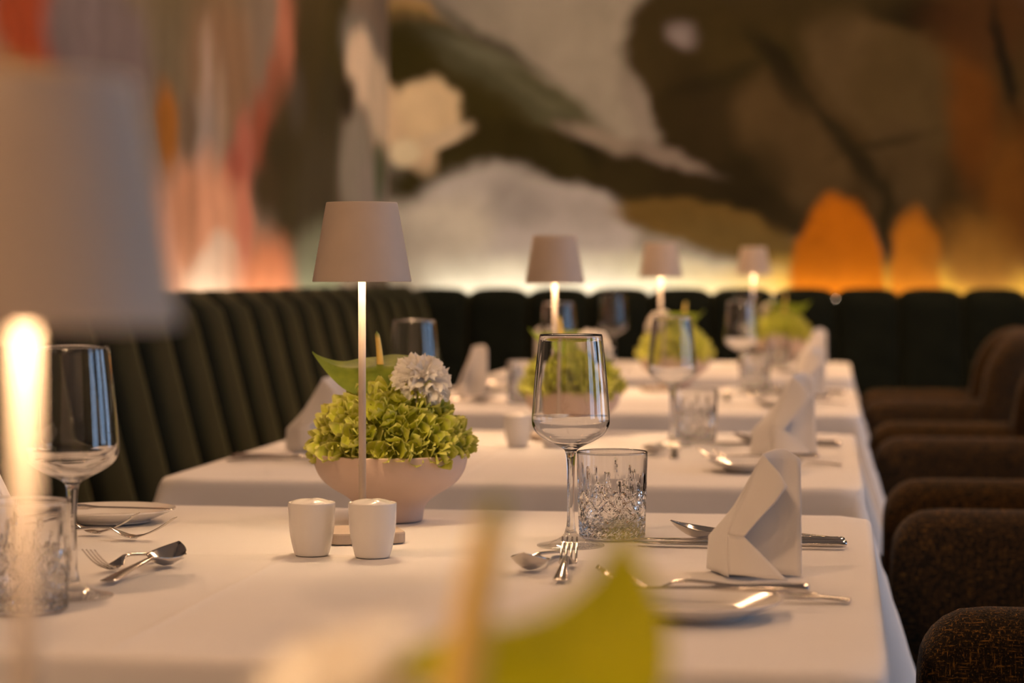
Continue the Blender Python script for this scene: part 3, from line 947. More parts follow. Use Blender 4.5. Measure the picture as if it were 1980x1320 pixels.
def spadix_mesh(h, r, bend):
    prof = []
    n = 16
    vs, fs, nr = [], [], 14
    for i in range(n + 1):
        s = i / n
        rr = r * (1 - 0.45 * s) * (math.sqrt(max(0, 1 - ((s - 0.9) / 0.1) ** 2)) if s > 0.9 else 1)
        for k in range(nr):
            a = 2 * PI * k / nr
            vs.append((bend * s * s + max(rr, 0.0002) * math.cos(a), max(rr, 0.0002) * math.sin(a), h * s))
    for i in range(n):
        for k in range(nr):
            fs.append((i * nr + k, i * nr + (k + 1) % nr, (i + 1) * nr + (k + 1) % nr, (i + 1) * nr + k))
    fs.append(tuple(range(nr))[::-1]); fs.append(tuple(range(n * nr, (n + 1) * nr)))
    return mesh_from('spadix', vs, fs, MAT['spadix'])

def carn_petal_geo(seed, ln, wd):
    rnd = random.Random(seed)
    nu, nv = 8, 18
    p1, p2 = rnd.uniform(0, 6), rnd.uniform(0, 6)
    vs, fs = [], []
    for i in range(nu + 1):
        s = i / nu
        for j in range(nv + 1):
            t = -1 + 2 * j / nv
            edge = 1 + (0.05 * math.sin(17 * t + p1) + 0.03 * ((j % 2) * 2 - 1)) * (s ** 4)
            w = wd * (0.12 + 0.88 * s ** 1.1)
            ang = t * 0.75
            rad = ln * s * edge
            x = rad * math.cos(ang * s * 0.9)
            y = w * math.sin(ang) * 1.25
            z = 0.0042 * s * s * math.sin(6.5 * t + p1) + 0.0026 * s ** 3 * math.sin(13 * t + p2) - 0.004 * s ** 3
            vs.append(Vector((x, y, z)))
    for i in range(nu):
        for j in range(nv):
            a = i * (nv + 1) + j
            fs.append((a, a + nv + 1, a + nv + 2, a + 1))
    return vs, fs
CPET = [carn_petal_geo(70 + i, 0.034, 0.0185) for i in range(5)]
cpet_meshes = [mesh_from('petal', v, f, MAT['carnation']) for v, f in CPET]
def carnation_xforms(seed):
    rnd = random.Random(seed)
    out = []
    for layer, (n, elev, sc, z) in enumerate(((9, -6, 1.12, 0.0), (9, 10, 1.08, 0.001), (8, 26, 0.95, 0.002), (7, 44, 0.8, 0.003), (5, 66, 0.66, 0.003))):
        for k in range(n):
            a = 2 * PI * (k + 0.37 * layer) / n + rnd.uniform(-0.2, 0.2)
            e = R(elev + rnd.uniform(-9, 9))
            M = (Matrix.Translation((0, 0, z)) @ Matrix.Rotation(a, 4, 'Z') @ Matrix.Rotation(-e, 4, 'Y')
                 @ Matrix.Rotation(rnd.uniform(-0.35, 0.35), 4, 'X') @ Matrix.Scale(sc * rnd.uniform(0.92, 1.06), 4))
            out.append((rnd.randrange(5), M))
    return out
calyx_m = lathe_mesh('carnation', smooth_profile([(0, -0.045), (0.0022, -0.045), (0.0025, -0.026), (0.0065, -0.020), (0.0075, -0.010), (0.0085, 0.0), (0.004, 0.001), (0, 0.001)], 3), MAT['dark_green'], 16)
jv, jf = [], []
for vi, M in carnation_xforms(5):
    n = len(jv); jv += [M @ v for v in CPET[vi][0]]; jf += [tuple(n + i for i in f) for f in CPET[vi][1]]
joined_carn = mesh_from('petals', jv, jf, MAT['carnation'])

def aim(p, d, roll=0.0):
    return Matrix.Translation(p) @ Vector(d).to_track_quat('Z', 'Y').to_matrix().to_4x4() @ Matrix.Rotation(roll, 4, 'Z')

def leaf_frame(base, tip, nrm):
    x = (Vector(tip) - Vector(base)).normalized()
    z = Vector(nrm); z = (z - x * z.dot(x)).normalized()
    y = z.cross(x)
    M = Matrix((x, y, z)).transposed().to_4x4()
    return Matrix.Translation(base) @ M

def outline_leaf(name, pts, bulge, twist):
    """a big curled spathe from its outline (x, z in metres), domed towards -y."""
    loop = smooth_profile(pts + [pts[0]], 4)[:-1]
    cxm = sum(p[0] for p in loop) / len(loop); czm = sum(p[1] for p in loop) / len(loop)
    n, rings = len(loop), 8
    vs, fs = [(cxm, -bulge, czm)], []
    for r_ in range(1, rings + 1):
        k = r_ / rings
        for (x, z) in loop:
            px, pz = cxm + (x - cxm) * k, czm + (z - czm) * k
            y = -bulge * (1 - k * k) + twist * (pz - czm) + 0.0012 * math.sin(9 * math.atan2(z - czm, x - cxm)) * k
            vs.append((px, y, pz))
    for i in range(n):
        fs.append((0, 1 + i, 1 + (i + 1) % n))
    for r_ in range(rings - 1):
        for i in range(n):
            a, b_ = 1 + r_ * n + i, 1 + r_ * n + (i + 1) % n
            fs.append((a, a + n, b_ + n, b_))
    return mesh_from(name, vs, fs, MAT['anthurium_lime'])

def arrangement(k, label, loc, rz, detailed, carn_p, carn_d, leaf_args, leaf_M, spadix_args, spadix_M, dome=True, sc=1.0):
    t = thing('flower_arrangement', label, 'flowers', loc, rz, 'green flower bowls on the tables')
    t.scale = (sc, sc, sc)
    put('bowl', bowl_m, t)
    if detailed:
        h = put('hydrangea_head', core_m, t)
        for vi, M in floret_xforms(9):
            put_m('floret', floret_meshes[vi], h, M)
    else:
        h = put('hydrangea_head', joined_m, t)
        h['kind'] = 'stuff'
    c = put_m('carnation', calyx_m, t, aim(carn_p, carn_d, 0.4))
    c['label'] = 'white ruffled carnation'
    if detailed:
        for vi, M in carnation_xforms(5):
            put_m('petal', cpet_meshes[vi], c, M)
    else:
        put('petals', joined_carn, c)
    lf = put_m('anthurium_spathe', leaf_args if isinstance(leaf_args, bpy.types.Mesh) else leaf_mesh('anthurium_spathe', *leaf_args), t, leaf_M)
    lf['label'] = 'glossy green heart-shaped spathe'
    sp = put_m('spadix', spadix_mesh(*spadix_args), t, spadix_M)
    sp['label'] = 'curved yellow spadix with green tip'
    return t

def AX(deg):   # rotate about z helper for leaf frames of the blurred copies
    return Matrix.Rotation(R(deg), 4, 'Z')
leaf1 = (0.125, 0.044, 0.034, 0.024, 0.004, -1.0)
base1 = dict(carn_p=(0.042, -0.014, 0.171), carn_d=(0.32, -0.52, 0.78), leaf_args=leaf1,
             leaf_M=leaf_frame((0.030, 0.012, 0.186), (-0.093, -0.010, 0.180), (0, -0.25, 1)),
             spadix_args=(0.060, 0.0052, -0.005), spadix_M=Matrix.Translation((-0.016, 0.02, 0.168)))
def turned(deg, extra=None):
    d = dict(base1)
    M = AX(deg)
    d['carn_p'] = tuple(M @ Vector(base1['carn_p'])); d['carn_d'] = tuple((M @ Vector(base1['carn_d'])))
    d['leaf_M'] = M @ base1['leaf_M']; d['spadix_M'] = M @ base1['spadix_M']
    if extra: d.update(extra)
    return d
BOWL = {1: (-0.523, 2.640), 2: (-0.485, 4.245), 3: (-0.394, 5.82), 4: (-0.147, 7.36)}
arrangement(1, 'sharp green hydrangea with white carnation in blush bowl behind the front lamp', (*BOWL[1], TZ[1] + CL), 0, True, **base1)
arrangement(2, 'blurred hydrangea bowl on the second table, seen through the wine glass', (*BOWL[2], TZ[2] + CL), 0, False, **turned(25))
arrangement(3, 'blurred lime flower bowl on the third table, beside its lamp', (*BOWL[3], TZ[3] + CL), 0, False, **turned(-150))
arrangement(4, 'farthest flower bowl, dark green, right of the smallest lamp', (*BOWL[4], TZ[4] + CL), 0, False, **turned(160))
# the very near bowl, mostly below the frame
arrangement(0, 'very blurred foreground flower bowl with big green spathe at the bottom edge', (-0.100, 0.700, TZ[0] + CL), 0, False,
            carn_p=(-0.052, 0.000, 0.166), carn_d=(-0.25, -0.35, 0.9),
            leaf_args=outline_leaf('anthurium_spathe', [(-0.0404, 0.1765), (-0.0306, 0.1876), (-0.0141, 0.1952), (0.0023, 0.1982), (0.0155, 0.2031), (0.027, 0.2126), (0.0345, 0.2225), (0.0395, 0.2315), (0.0427, 0.2209), (0.049, 0.2077), (0.052, 0.1929), (0.0503, 0.1781), (0.0418, 0.1617), (0.0187, 0.1518), (-0.0141, 0.1534), (-0.0339, 0.1617)], 0.006, -0.25),
            leaf_M=Matrix.Translation((0, -0.012, 0)),
            spadix_args=(0.102, 0.0082, 0.014), spadix_M=Matrix.Translation((-0.012, -0.034, 0.140)))

# ------------------------------------------------------------------ shakers
def shaker_rf(i, t, r, z):
    if z > 0.0535 and r < 0.021:
        z = z + 0.0011 * math.sin(3 * t + 0.6) * (r / 0.02)
    return r, z
sh_prof = smooth_profile([(0, 0.0006), (0.0150, 0.0006), (0.0172, 0.0), (0.0188, 0.003), (0.0218, 0.015), (0.0239, 0.029), (0.0248, 0.043), (0.0250, 0.0535), (0.0250, 0.0553), (0.0243, 0.0560), (0.0225, 0.0550), (0.0180, 0.0570), (0.0090, 0.0592), (0.0, 0.0596)], 4)
shaker_m = lathe_mesh('cup', sh_prof, MAT['porcelain'], 40, False, shaker_rf)
hole_m = lathe_mesh('pour_hole', [(0, 0), (0.0011, 0), (0.0011, 0.0004), (0, 0.0004)], MAT['black_metal'], 10)
def shaker(loc, label, nh, sc=1.0):
    t = thing('condiment_shaker', label, 'shaker', loc, 0.7, 'white porcelain shakers')
    t.scale = (sc, sc, sc)
    put('cup', shaker_m, t)
    for q in range(nh):
        a = 2 * PI * q / max(1, nh)
        rr = 0.0035 if nh > 1 else 0
        put('pour_hole', hole_m, t, (rr * math.cos(a), rr * math.sin(a), 0.0592))
shaker((-0.541, 2.300, TZ[1] + CL), 'white porcelain shaker on the front table, left one of the sharp pair', 3)
shaker((-0.474, 2.294, TZ[1] + CL), 'white porcelain shaker directly in front of the sharp lamp base', 1, 1.02)
shaker((-0.545, 3.92, TZ[2] + CL), 'blurred white shaker on the second table, left one of its pair', 3)
shaker((-0.482, 3.925, TZ[2] + CL), 'blurred white shaker on the second table, right one of its pair', 1)

# ------------------------------------------------------------------ glasses
wg_out = [(0.0, 0.0), (0.030, 0.0), (0.0362, 0.0003), (0.0370, 0.0012), (0.0364, 0.0022), (0.030, 0.0034), (0.020, 0.0060), (0.0105, 0.0105), (0.0060, 0.0175), (0.0042, 0.030), (0.0038, 0.055), (0.0040, 0.080), (0.0050, 0.098), (0.0072, 0.1055),
          (0.0150, 0.1105), (0.0270, 0.1165), (0.0370, 0.1235), (0.0418, 0.1310), (0.0428, 0.1390), (0.0420, 0.152), (0.0400, 0.178), (0.0372, 0.207), (0.0345, 0.2300)]
wg_in = [(0.0342, 0.2308), (0.0338, 0.2300), (0.0365, 0.207), (0.0393, 0.178), (0.0413, 0.152), (0.0421, 0.140), (0.0408, 0.1330), (0.0362, 0.1252), (0.0262, 0.1182), (0.0140, 0.1125), (0.0, 0.1092)]
wine_m = lathe_mesh('wine_glass', smooth_profile(wg_out, 3) + smooth_profile(wg_in, 3), MAT['thin_glass'], 64)
wine_m.materials.append(MAT['glass'])
for p in wine_m.polygons:          # bowl and stem refract, the thin foot is thin-walled
    if p.center.z > 0.008:
        p.material_index = 1

def tumbler_mesh():
    n = 144
    NZ = 64
    Hh = 0.098
    verts, faces, rings = [], [], []
    def ro(z):
        return 0.0372 + (0.0402 - 0.0372) * (z / Hh) ** 0.8
    def cut(t, z):
        zc = z * 1000
        dep = 0.0
        u = t / (2 * PI)
        if 4 < zc < 54:
            N = 10
            for sgn in (1, -1):
                q = (u * N + sgn * (zc - 4) / 27.0) % 1.0
                d = abs(q - 0.5) * 2 * (2 * PI * 38 / N) / 2      # mm across
                dep = max(dep, 1 - d / 2.6)
        if 4 < zc < 24:
            N = 30
            for sgn in (1, -1):
                q = (u * N + sgn * (zc - 4) / 9.0) % 1.0
                d = abs(q - 0.5) * (2 * PI * 38 / N)
                dep = max(dep, 0.7 * (1 - d / 1.8))
        if zc >= 40:
            N = 20
            k = int(math.floor(u * N + 0.5)) % N
            q = (u * N + 0.5) % 1.0 - 0.5
            top = (88, 70, 79, 66)[k % 4]
            w = 4.0 * max(0.0, min(1.0, (top - zc) / 26.0)) * min(1, (zc - 34) / 12)
            if w > 0.05:
                d = abs(q) * (2 * PI * 39 / N)
                dep = max(dep, 1 - d / w)
        return 0.0017 * max(0.0, dep)
    prof = [(0, 0.0012, 0), (0.030, 0.0012, 0), (0.0345, 0.0, 0)]
    prof += [(None, 0.0015 + (Hh - 0.0025) * i / NZ, 1) for i in range(NZ + 1)]
    prof += [(0.0392, Hh, 0), (0.0384, Hh - 0.001, 0), (0.0372, 0.070, 0), (0.0356, 0.040, 0), (0.0345, 0.020, 0), (0.0325, 0.0135, 0), (0.024, 0.0115, 0), (0.0, 0.011, 0)]
    for r, z, c in prof:
        if r == 0:
            rings.append([len(verts)]); verts.append((0, 0, z)); continue
        ring = []
        for k in range(n):
            t = 2 * PI * k / n
            rr = ro(z) - cut(t, z) if c else r
            ring.append(len(verts)); verts.append((rr * math.cos(t), rr * math.sin(t), z))
        rings.append(ring)
    for A, B in zip(rings[:-1], rings[1:]):
        for k in range(n):
            k2 = (k + 1) % n
            if len(A) == 1: faces.append((A[0], B[k2], B[k]))
            elif len(B) == 1: faces.append((A[k], A[k2], B[0]))
            else: faces.append((A[k], A[k2], B[k2], B[k]))
    me = fix_normals(mesh_from('tumbler', verts, faces, MAT['glass']))
    for p in me.polygons:
        c = p.center
        if 0.004 < c.z < 0.09 and math.hypot(c.x, c.y) > 0.0358 + 0.02 * 0:
            p.use_smooth = (math.hypot(c.x, c.y) > ro(c.z) - 0.0001)
    return me
tumbler_m = tumbler_mesh()

# ------------------------------------------------------------------ cutlery (local +x runs from handle end to tip)
def handle(x0, x1, w0, w1, z0, z1, th=0.0032):
    return [(x0, 0, w0 * 0.55, z0, th * 0.7, 0), (x0 + 0.0015, 0, w0 * 0.92, z0, th, 0), (x0 + 0.006, 0, w0, z0, th, 0), (x0 + 0.25 * (x1 - x0), 0, w0 * 0.86, z0 + 0.25 * (z1 - z0), th, 0),
            (x0 + 0.6 * (x1 - x0), 0, w0 * 0.58, z0 + 0.62 * (z1 - z0), th, 0), (x1, 0, w1, z1, th * 1.1, 0)]
def knife_mesh(L, hw=0.0082, bw=0.0105, name='knife'):
    v, f = [], []
    hl = L * 0.42
    st = [(0, 0, hw * 0.6, 0.0052, 0.005, 0), (0.002, 0, hw * 0.95, 0.0052, 0.0085, 0), (0.008, 0, hw, 0.0050, 0.009, 0), (hl * 0.6, 0, hw * 0.85, 0.0045, 0.008, 0), (hl, 0, hw * 0.62, 0.0042, 0.0062, 0),
          (hl + 0.006, 0.001, hw * 0.7, 0.0042, 0.004, 0), (hl + 0.014, 0.0015, bw * 0.82, 0.0042, 0.0019, 0), (L * 0.72, 0.0015, bw * 0.95, 0.0038, 0.0016, 0), (L * 0.9, 0.001, bw * 0.9, 0.0034, 0.0014, 0),
          (L * 0.965, -0.001, bw * 0.62, 0.0032, 0.0012, 0), (L, -0.004, 0.0012, 0.003, 0.0008, 0)]
    loft_into(v, f, st, 12)
    return fix_normals(mesh_from(name, v, f, MAT['steel']))
def fork_mesh(L, sc=1.0, name='fork'):
    v, f = [], []
    k = L / 0.20
    st = handle(0, 0.115 * k, 0.0088 * sc, 0.0032 * sc, 0.0026, 0.0125)
    st += [(0.128 * k, 0, 0.0034 * sc, 0.0118, 0.003, 0), (0.137 * k, 0, 0.0075 * sc, 0.0080, 0.0024, 0.0006), (0.144 * k, 0, 0.0112 * sc, 0.0050, 0.0022, 0.0014), (0.152 * k, 0, 0.0118 * sc, 0.0036, 0.0022, 0.0016), (0.157 * k, 0, 0.0114 * sc, 0.0034, 0.0021, 0.0014)]
    loft_into(v, f, st, 12)
    for q in range(4):
        yc = (-1.5 + q) * 0.0062 * sc
        tn = []
        for s in range(7):
            u = s / 6
            tn.append((0.154 * k + 0.046 * k * u, yc * (1 - 0.06 * u), 0.0017 * sc * (1 - 0.35 * u), 0.0028 + 0.022 * u ** 1.6, 0.002 - 0.0007 * u, 0))
        loft_into(v, f, tn, 8)
    return fix_normals(mesh_from(name, v, f, MAT['steel']))
def spoon_mesh(L, bw, name='spoon'):
    v, f = [], []
    k = L / 0.18
    st = handle(0, 0.108 * k, 0.0088, 0.0030, 0.0026, 0.0125)
    bl = 0.058 * k
    x0 = 0.120 * k
    st.append((x0 - 0.004, 0, 0.0036, 0.0118, 0.0026, 0))
    for s in range(1, 14):
        u = s / 14
        w = bw * (math.sin(PI * u ** 0.82)) ** 0.72
        rim = 0.0108 + 0.0105 * u * u
        st.append((x0 + bl * u, 0, max(w, 0.001), rim, 0.0013, 0.0120 * (math.sin(PI * u)) ** 0.8))
    st.append((x0 + bl, 0, 0.0012, 0.0215, 0.001, 0))
    loft_into(v, f, st, 16)
    return fix_normals(mesh_from(name, v, f, MAT['steel']))
knife_m = knife_mesh(0.232)
butter_m = knife_mesh(0.185, 0.0072, 0.0085, 'butter_knife')
fork_m = fork_mesh(0.205)
dfork_m = fork_mesh(0.165, 0.85, 'dessert_fork')
spoon_m = spoon_mesh(0.195, 0.0215, 'soup_spoon')
dspoon_m = spoon_mesh(0.170, 0.0200, 'dessert_spoon')

plate_m = lathe_mesh('bread_plate', smooth_profile([(0, 0.0022), (0.040, 0.0022), (0.0435, 0.0004), (0.0455, 0.0), (0.0470, 0.002), (0.058, 0.0065), (0.070, 0.0118), (0.0752, 0.0142), (0.0760, 0.0152), (0.0750, 0.0158), (0.068, 0.0135), (0.055, 0.0092), (0.046, 0.0062), (0.038, 0.0050), (0, 0.0048)], 3), MAT['porcelain'], 64)

# ------------------------------------------------------------------ standing folded napkin (cm -> m, x right, y away, z up)
def napkin_mesh():
    sheets = [
        # tall back panel with the cool side (right)
        [[(0.95, -0.6, 12.0), (2.1, 0.2, 12.35), (3.2, 0.8, 12.4), (4.6, 0.5, 11.4)],
         [(-0.2, -0.5, 9.2), (1.6, 0.5, 9.2), (3.2, 0.9, 9.0), (4.65, 0.4, 8.6)],
         [(-1.6, -0.5, 5.5), (0.8, 0.4, 5.5), (3.0, 0.7, 5.2), (4.7, 0.1, 5.0)],
         [(-2.2, -0.9, 2.5), (0.4, 0.0, 2.5), (2.8, 0.3, 2.4), (4.75, -0.5, 2.2)],
         [(-2.2, -1.2, 0.05), (0.4, -0.5, 0.05), (2.8, -0.4, 0.05), (4.75, -1.4, 0.05)]],
        # upper warm flap folded to a point at the right
        [[(0.95, -0.65, 12.0), (0.97, -0.66, 11.96), (1.0, -0.68, 11.9), (1.05, -0.7, 11.85)],
         [(-0.25, -0.7, 9.3), (0.9, -1.3, 9.9), (2.2, -1.9, 10.2), (2.5, -1.9, 10.35)],
         [(-0.7, -0.8, 8.3), (0.9, -1.7, 8.7), (2.4, -2.5, 8.9), (3.4, -2.6, 9.0)],
         [(-1.45, -0.9, 6.9), (0.2, -2.0, 7.0), (1.3, -2.8, 7.0), (2.2, -2.9, 7.4)],
         [(-2.0, -1.2, 5.5), (-0.9, -2.2, 5.4), (-0.1, -2.5, 5.2), (0.3, -2.6, 5.3)],
         [(-2.4, -1.6, 4.1), (-1.8, -2.3, 4.05), (-1.2, -2.6, 4.0), (-0.8, -2.7, 4.0)]],
        # lower flap, a triangle reaching forward at the right
        [[(-2.4, -1.6, 4.1), (-1.8, -2.3, 4.05), (-1.2, -2.6, 4.0), (-0.8, -2.7, 4.0)],
         [(-2.45, -2.2, 2.8), (-1.4, -3.0, 2.8), (-0.3, -3.3, 2.7), (0.6, -3.3, 2.7)],
         [(-2.4, -2.7, 1.5), (-0.9, -3.6, 1.5), (0.6, -3.9, 1.4), (2.1, -4.0, 1.3)],
         [(-2.3, -3.1, 0.35), (-0.5, -4.1, 0.35), (1.5, -4.5, 0.2), (3.5, -4.6, 0.05)]],
        # rear left fold
        [[(0.95, -0.55, 11.9), (0.98, -0.3, 11.9), (1.0, -0.1, 11.95), (1.1, 0.1, 12.0)],
         [(-1.5, -0.8, 6.9), (-1.75, 0.2, 6.7), (-1.9, 1.2, 6.5), (-1.95, 1.8, 6.4)],
         [(-2.4, -1.5, 4.1), (-3.2, 0.3, 3.9), (-4.0, 1.9, 3.6), (-4.5, 3.0, 3.4)],
         [(-2.35, -2.2, 2.0), (-3.2, 0.0, 1.9), (-4.1, 2.0, 1.8), (-4.6, 3.3, 1.7)],
         [(-2.3, -3.0, 0.05), (-3.2, -0.3, 0.05), (-4.2, 2.0, 0.05), (-4.7, 3.5, 0.05)]],
        # back side
        [[(1.1, 0.1, 12.0), (2.1, 0.5, 12.35), (3.2, 0.9, 12.4), (4.6, 0.55, 11.4)],
         [(-1.95, 1.8, 6.4), (0.6, 2.4, 6.6), (2.8, 2.0, 6.6), (4.68, 0.5, 6.4)],
         [(-4.5, 3.0, 3.4), (-1.0, 3.6, 3.6), (2.2, 2.8, 3.4), (4.72, 0.4, 3.2)],
         [(-4.7, 3.5, 0.05), (-1.5, 4.2, 0.05), (2.0, 3.4, 0.05), (4.75, 0.4, 0.05)]],
    ]
    V, F = [], []
    sub = 3
    for sh in sheets:
        nr_, nc = len(sh), len(sh[0])
        # bilinear refine, lightly smoothed
        g = []
        for i in range((nr_ - 1) * sub + 1):
            a, fa = divmod(i, sub); fa /= sub
            a2 = min(a + 1, nr_ - 1)
            row = []
            for j in range((nc - 1) * sub + 1):
                c, fc = divmod(j, sub); fc /= sub
                c2 = min(c + 1, nc - 1)
                p = (Vector(sh[a][c]) * (1 - fa) + Vector(sh[a2][c]) * fa) * (1 - fc) + (Vector(sh[a][c2]) * (1 - fa) + Vector(sh[a2][c2]) * fa) * fc
                row.append(p)
            g.append(row)
        for it in range(2):
            h = [[p.copy() for p in r_] for r_ in g]
            for i in range(1, len(g) - 1):
                for j in range(1, len(g[0]) - 1):
                    h[i][j] = (g[i][j] * 2 + g[i - 1][j] + g[i + 1][j] + g[i][j - 1] + g[i][j + 1]) / 6
            g = h
        n = len(V); m_ = len(g[0])
        for r_ in g:
            V += [p * 0.01 for p in r_]
        for i in range(len(g) - 1):
            for j in range(m_ - 1):
                a = n + i * m_ + j
                F.append((a, a + 1, a + m_ + 1, a + m_))
    me = mesh_from('napkin', V, F, MAT['napkin'])
    return me
napkin_m = napkin_mesh()
def napkin(loc, rz, label, sc=(1, 1, 1)):
    o = put('napkin', napkin_m, None, loc, (0, 0, rz), sc)
    md = o.modifiers.new('cloth_thickness', 'SOLIDIFY'); md.thickness = 0.0016; md.offset = -1.0 * 0
    o.location.z += 0.0008
    tag(o, label, 'napkin', 'standing folded napkins')
    return o

# ------------------------------------------------------------------ place settings
side_name = {1: 'chair side', -1: 'bench side'}
def place(o, label, cat, group, k, sgn, x, y, z, rz, ry=0.0):
    cx_, cy_ = TC[k]
    ob = put(o.name.split('.')[0], o, None, (cx_ + sgn * x, cy_ + sgn * y, TZ[k] + z), (0, ry, rz + (0 if sgn > 0 else PI)))
    tag(ob, label, cat, group)
    return ob

def setting(k, sgn, cutlery=True, adj=None):
    A = dict(wine=(0.201, 0.175), tum=(0.238, 0.262), nap=(0.406, -0.029), plate=(0.365, -0.300), knives=(0.500, 0.212), forks=(0.500, -0.205),
             dspoon=(0.197, 0.110), dfork=(0.224, -0.112), nap_rz=0.0, nap_sc=(1, 1, 1))
    if adj: A.update(adj)
    S, T = side_name[sgn], tname[k]
    J = 0.02 * ((k * 7 + (3 if sgn > 0 else 0)) % 5 - 2)
    place(wine_m, 'empty stemmed wine glass on the %s of the %s' % (S, T), 'wine glass', 'wine glasses', k, sgn, *A['wine'], CL, 0)
    place(tumbler_m, 'cut crystal water tumbler on the %s of the %s' % (S, T), 'tumbler', 'crystal tumblers', k, sgn, *A['tum'], CL, 0.3)
    cx_, cy_ = TC[k]
    napkin((cx_ + sgn * A['nap'][0], cy_ + sgn * A['nap'][1], TZ[k] + CL), A['nap_rz'] + (0 if sgn > 0 else PI), 'white folded napkin standing on the %s of the %s' % (S, T), A['nap_sc'])
    place(plate_m, 'small white bread plate on the %s of the %s' % (S, T), 'plate', 'bread plates', k, sgn, *A['plate'], CL, 0)
    if not cutlery:
        return
    kx, ky = A['knives']
    place(knife_m, 'steel dinner knife, inner of two knives on the %s of the %s' % (S, T), 'knife', 'dinner knives', k, sgn, kx, ky - 0.012, CL, PI + 0.01)
    place(knife_m, 'steel dinner knife, outer of two knives on the %s of the %s' % (S, T), 'knife', 'dinner knives', k, sgn, kx - 0.002, ky + 0.016, CL, PI - 0.012)
    place(spoon_m, 'steel soup spoon beside the knives on the %s of the %s' % (S, T), 'spoon', 'soup spoons', k, sgn, kx - 0.004, ky + 0.052, CL, PI + 0.015)
    fx, fy = A['forks']
    place(fork_m, 'steel fork, inner of two forks on the %s of the %s' % (S, T), 'fork', 'dinner forks', k, sgn, fx - A.get('fork_dx', 0.03), fy + 0.032, CL, PI - 0.01)
    place(fork_m, 'steel fork, outer of two forks on the %s of the %s' % (S, T), 'fork', 'dinner forks', k, sgn, fx, fy, CL, PI + 0.02)
    px, py = A['plate']
    place(butter_m, 'butter knife lying across the bread plate on the %s of the %s' % (S, T), 'knife', 'butter knives', k, sgn, px + 0.098, py + 0.035, 0.0165, PI + 0.02)
    dx, dy = A['dspoon']
    place(dspoon_m, 'dessert spoon lying above the setting on the %s of the %s' % (S, T), 'spoon', 'dessert spoons', k, sgn, dx, dy, CL, -PI / 2 + A.get('dspoon_rz', -0.10))
    fx2, fy2 = A['dfork']
    place(dfork_m, 'dessert fork lying above the setting on the %s of the %s' % (S, T), 'fork', 'dessert forks', k, sgn, fx2, fy2, CL, PI / 2 + A.get('dfork_rz', 0.06))

setting(1, 1)
setting(1, -1, adj=dict(wine=(0.210, 0.269), tum=(0.224, 0.354), plate=(0.375, -0.346), forks=(0.505, -0.205), fork_dx=0.055, dspoon=(0.207, 0.180), dfork=(0.196, -0.035), dspoon_rz=-0.13, dfork_rz=-0.30))
setting(2, 1, adj=dict(nap=(0.405, 0.0), nap_rz=0.25, nap_sc=(1.12, 1.0, 1.12)))
setting(2, -1, adj=dict(nap=(0.400, 0.03), nap_rz=PI + 0.1, nap_sc=(1.25, 1.0, 1.05)))
setting(3, 1, adj=dict(wine=(0.245, 0.17), tum=(0.275, 0.262), nap_rz=0.2))
setting(3, -1, adj=dict(wine=(0.170, 0.16), nap_rz=PI * 0.8))
setting(4, 1, False, adj=dict(tum=(0.30, 0.16)))
setting(4, -1, False, adj=dict(wine=(0.190, 0.16)))

# ------------------------------------------------------------------ tub armchairs (local: faces -x, y across)
def shell_section(path, heights, th, zb, name, cap=True):
    """sweep a rounded-top slab along a plan path [(x, y, nx, ny)]."""
    nr = 14
    vs, fs = [], []
    for (x, y, nx_, ny_), h in zip(path, heights):
        r = th / 2
        prof = [(-r, zb), (-r, h - r * 1.2)]
        for q in range(1, 10):
            a = PI - PI * q / 10
            prof.append((r * math.cos(a), h - r * 1.2 + r * 1.2 * math.sin(a)))
        prof += [(r, h - r * 1.2), (r, zb)]
        for o_, z in prof:
            vs.append((x + nx_ * o_, y + ny_ * o_, z))
    m_ = 13
    for i in range(len(path) - 1):
        for j in range(m_ - 1):
            a = i * m_ + j
            fs.append((a, a + 1, a + m_ + 1, a + m_))
        a = i * m_
        fs.append((a + m_ - 1, a, a + m_, a + 2 * m_ - 1))
    fs.append(tuple(range(m_))); fs.append(tuple(range((len(path) - 1) * m_, len(path) * m_))[::-1])
    return fix_normals(mesh_from(name, vs, fs, MAT['tweed']))

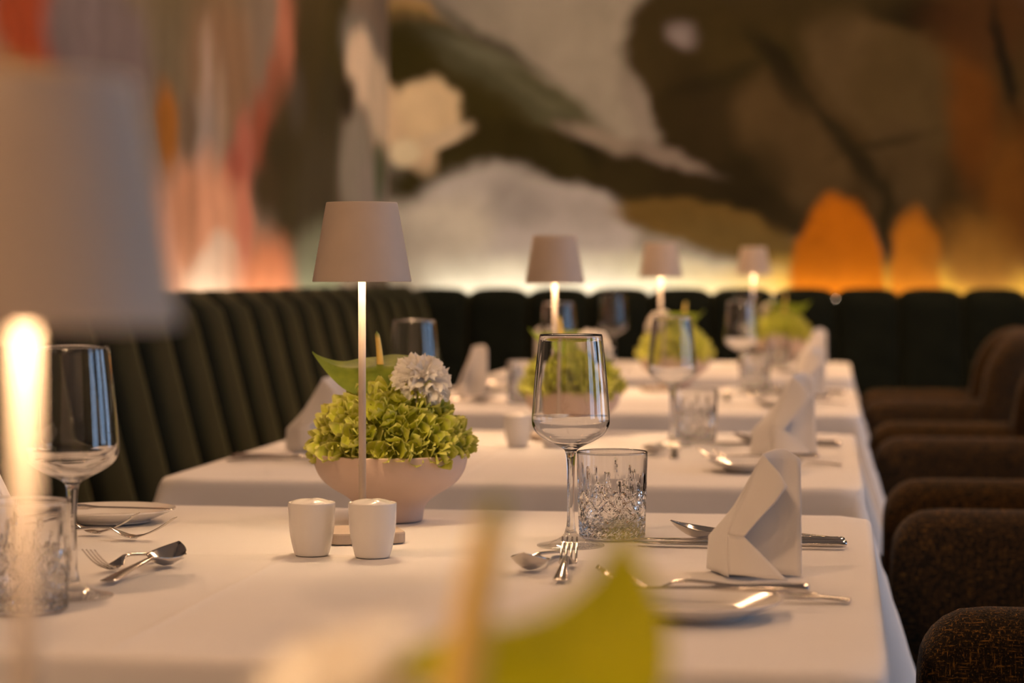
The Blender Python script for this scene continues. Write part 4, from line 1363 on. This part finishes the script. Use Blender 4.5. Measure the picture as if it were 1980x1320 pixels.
AH, BH = 0.683, 0.885
WY = 0.262
def arm_mesh(sg):
    path, hs = [], []
    for i in range(15):
        u = i / 14
        x = -0.275 + 0.35 * u
        h = AH
        d = x + 0.275
        if d < 0.065:
            h = AH - 0.065 + math.sqrt(max(0, 0.065 ** 2 - (0.065 - d) ** 2))
        path.append((x, sg * WY, 0, 1)); hs.append(h)
    # extra fine stations at the rounded front
    fine = [0.0, 0.003, 0.008, 0.016, 0.028, 0.045]
    p2 = [(-0.275 + d, sg * WY, 0, 1) for d in fine]
    h2 = [AH - 0.065 + math.sqrt(max(0, 0.065 ** 2 - (0.065 - d) ** 2)) for d in fine]
    keep = [i for i in range(15) if path[i][0] > -0.275 + 0.05]
    return shell_section(p2 + [path[i] for i in keep], h2 + [hs[i] for i in keep], 0.085, 0.30, 'arm')
arm_ms = {s: arm_mesh(s) for s in (1, -1)}
def back_mesh():
    path, hs = [], []
    xb, rcn = 0.075, 0.15
    pts = []
    for i in range(17):
        a = -PI / 2 + (PI / 2) * i / 16
        pts.append((xb + rcn * math.cos(a) * 1.0, -(WY - rcn) + rcn * math.sin(a), math.cos(a), math.sin(a)))
    for i in range(1, 9):
        y = -(WY - rcn) + 2 * (WY - rcn) * i / 9
        pts.append((xb + rcn, y, 1, 0))
    for i in range(17):
        a = (PI / 2) * i / 16
        pts.append((xb + rcn * math.cos(a), (WY - rcn) + rcn * math.sin(a), math.cos(a), math.sin(a)))
    for (x, y, nx_, ny_) in pts:
        s = max(0, min(1, (x - xb) / (rcn * 0.97)))
        s = math.sqrt(max(0.0, 1 - (1 - s) ** 2))
        hs.append(AH + (BH - AH) * s); path.append((x, y, nx_, ny_))
    return shell_section(path, hs, 0.088, 0.30, 'backrest')
back_m = back_mesh()
seat_m = box_mesh('seat', 0.40, 0.43, 0.14, MAT['tweed'], 0.04, 4)
base_m = box_mesh('seat_base', 0.42, 0.50, 0.08, MAT['tweed'], 0.02, 2)
leg_m = lathe_mesh('leg', [(0, 0), (0.011, 0), (0.017, 0.30), (0, 0.30)], MAT['wood_dark'], 14)
chair_label = {1: 'brown tweed armchair at the bottom right corner, nearest of the row', 2: 'brown tweed armchair beside the second table, second of the row',
               3: 'brown tweed armchair beside the third table, back cut by the right frame edge', 4: 'farthest brown tweed armchair with its rounded back fully in view'}
for k in (1, 2, 3, 4):
    t = thing('tub_armchair', chair_label[k], 'chair', (0.375 + (-0.005 if k == 4 else 0), TC[k][1] - 0.01, 0), 0, 'tweed armchairs along the tables')
    put('arm', arm_ms[1], t); put('arm', arm_ms[-1], t); put('backrest', back_m, t)
    put('seat', seat_m, t, (-0.05, 0, 0.42)); put('seat_base', base_m, t, (-0.03, 0, 0.325))
    for sx in (-0.2, 0.15):
        for sy in (-0.21, 0.21):
            put('leg', leg_m, t, (sx, sy, 0))
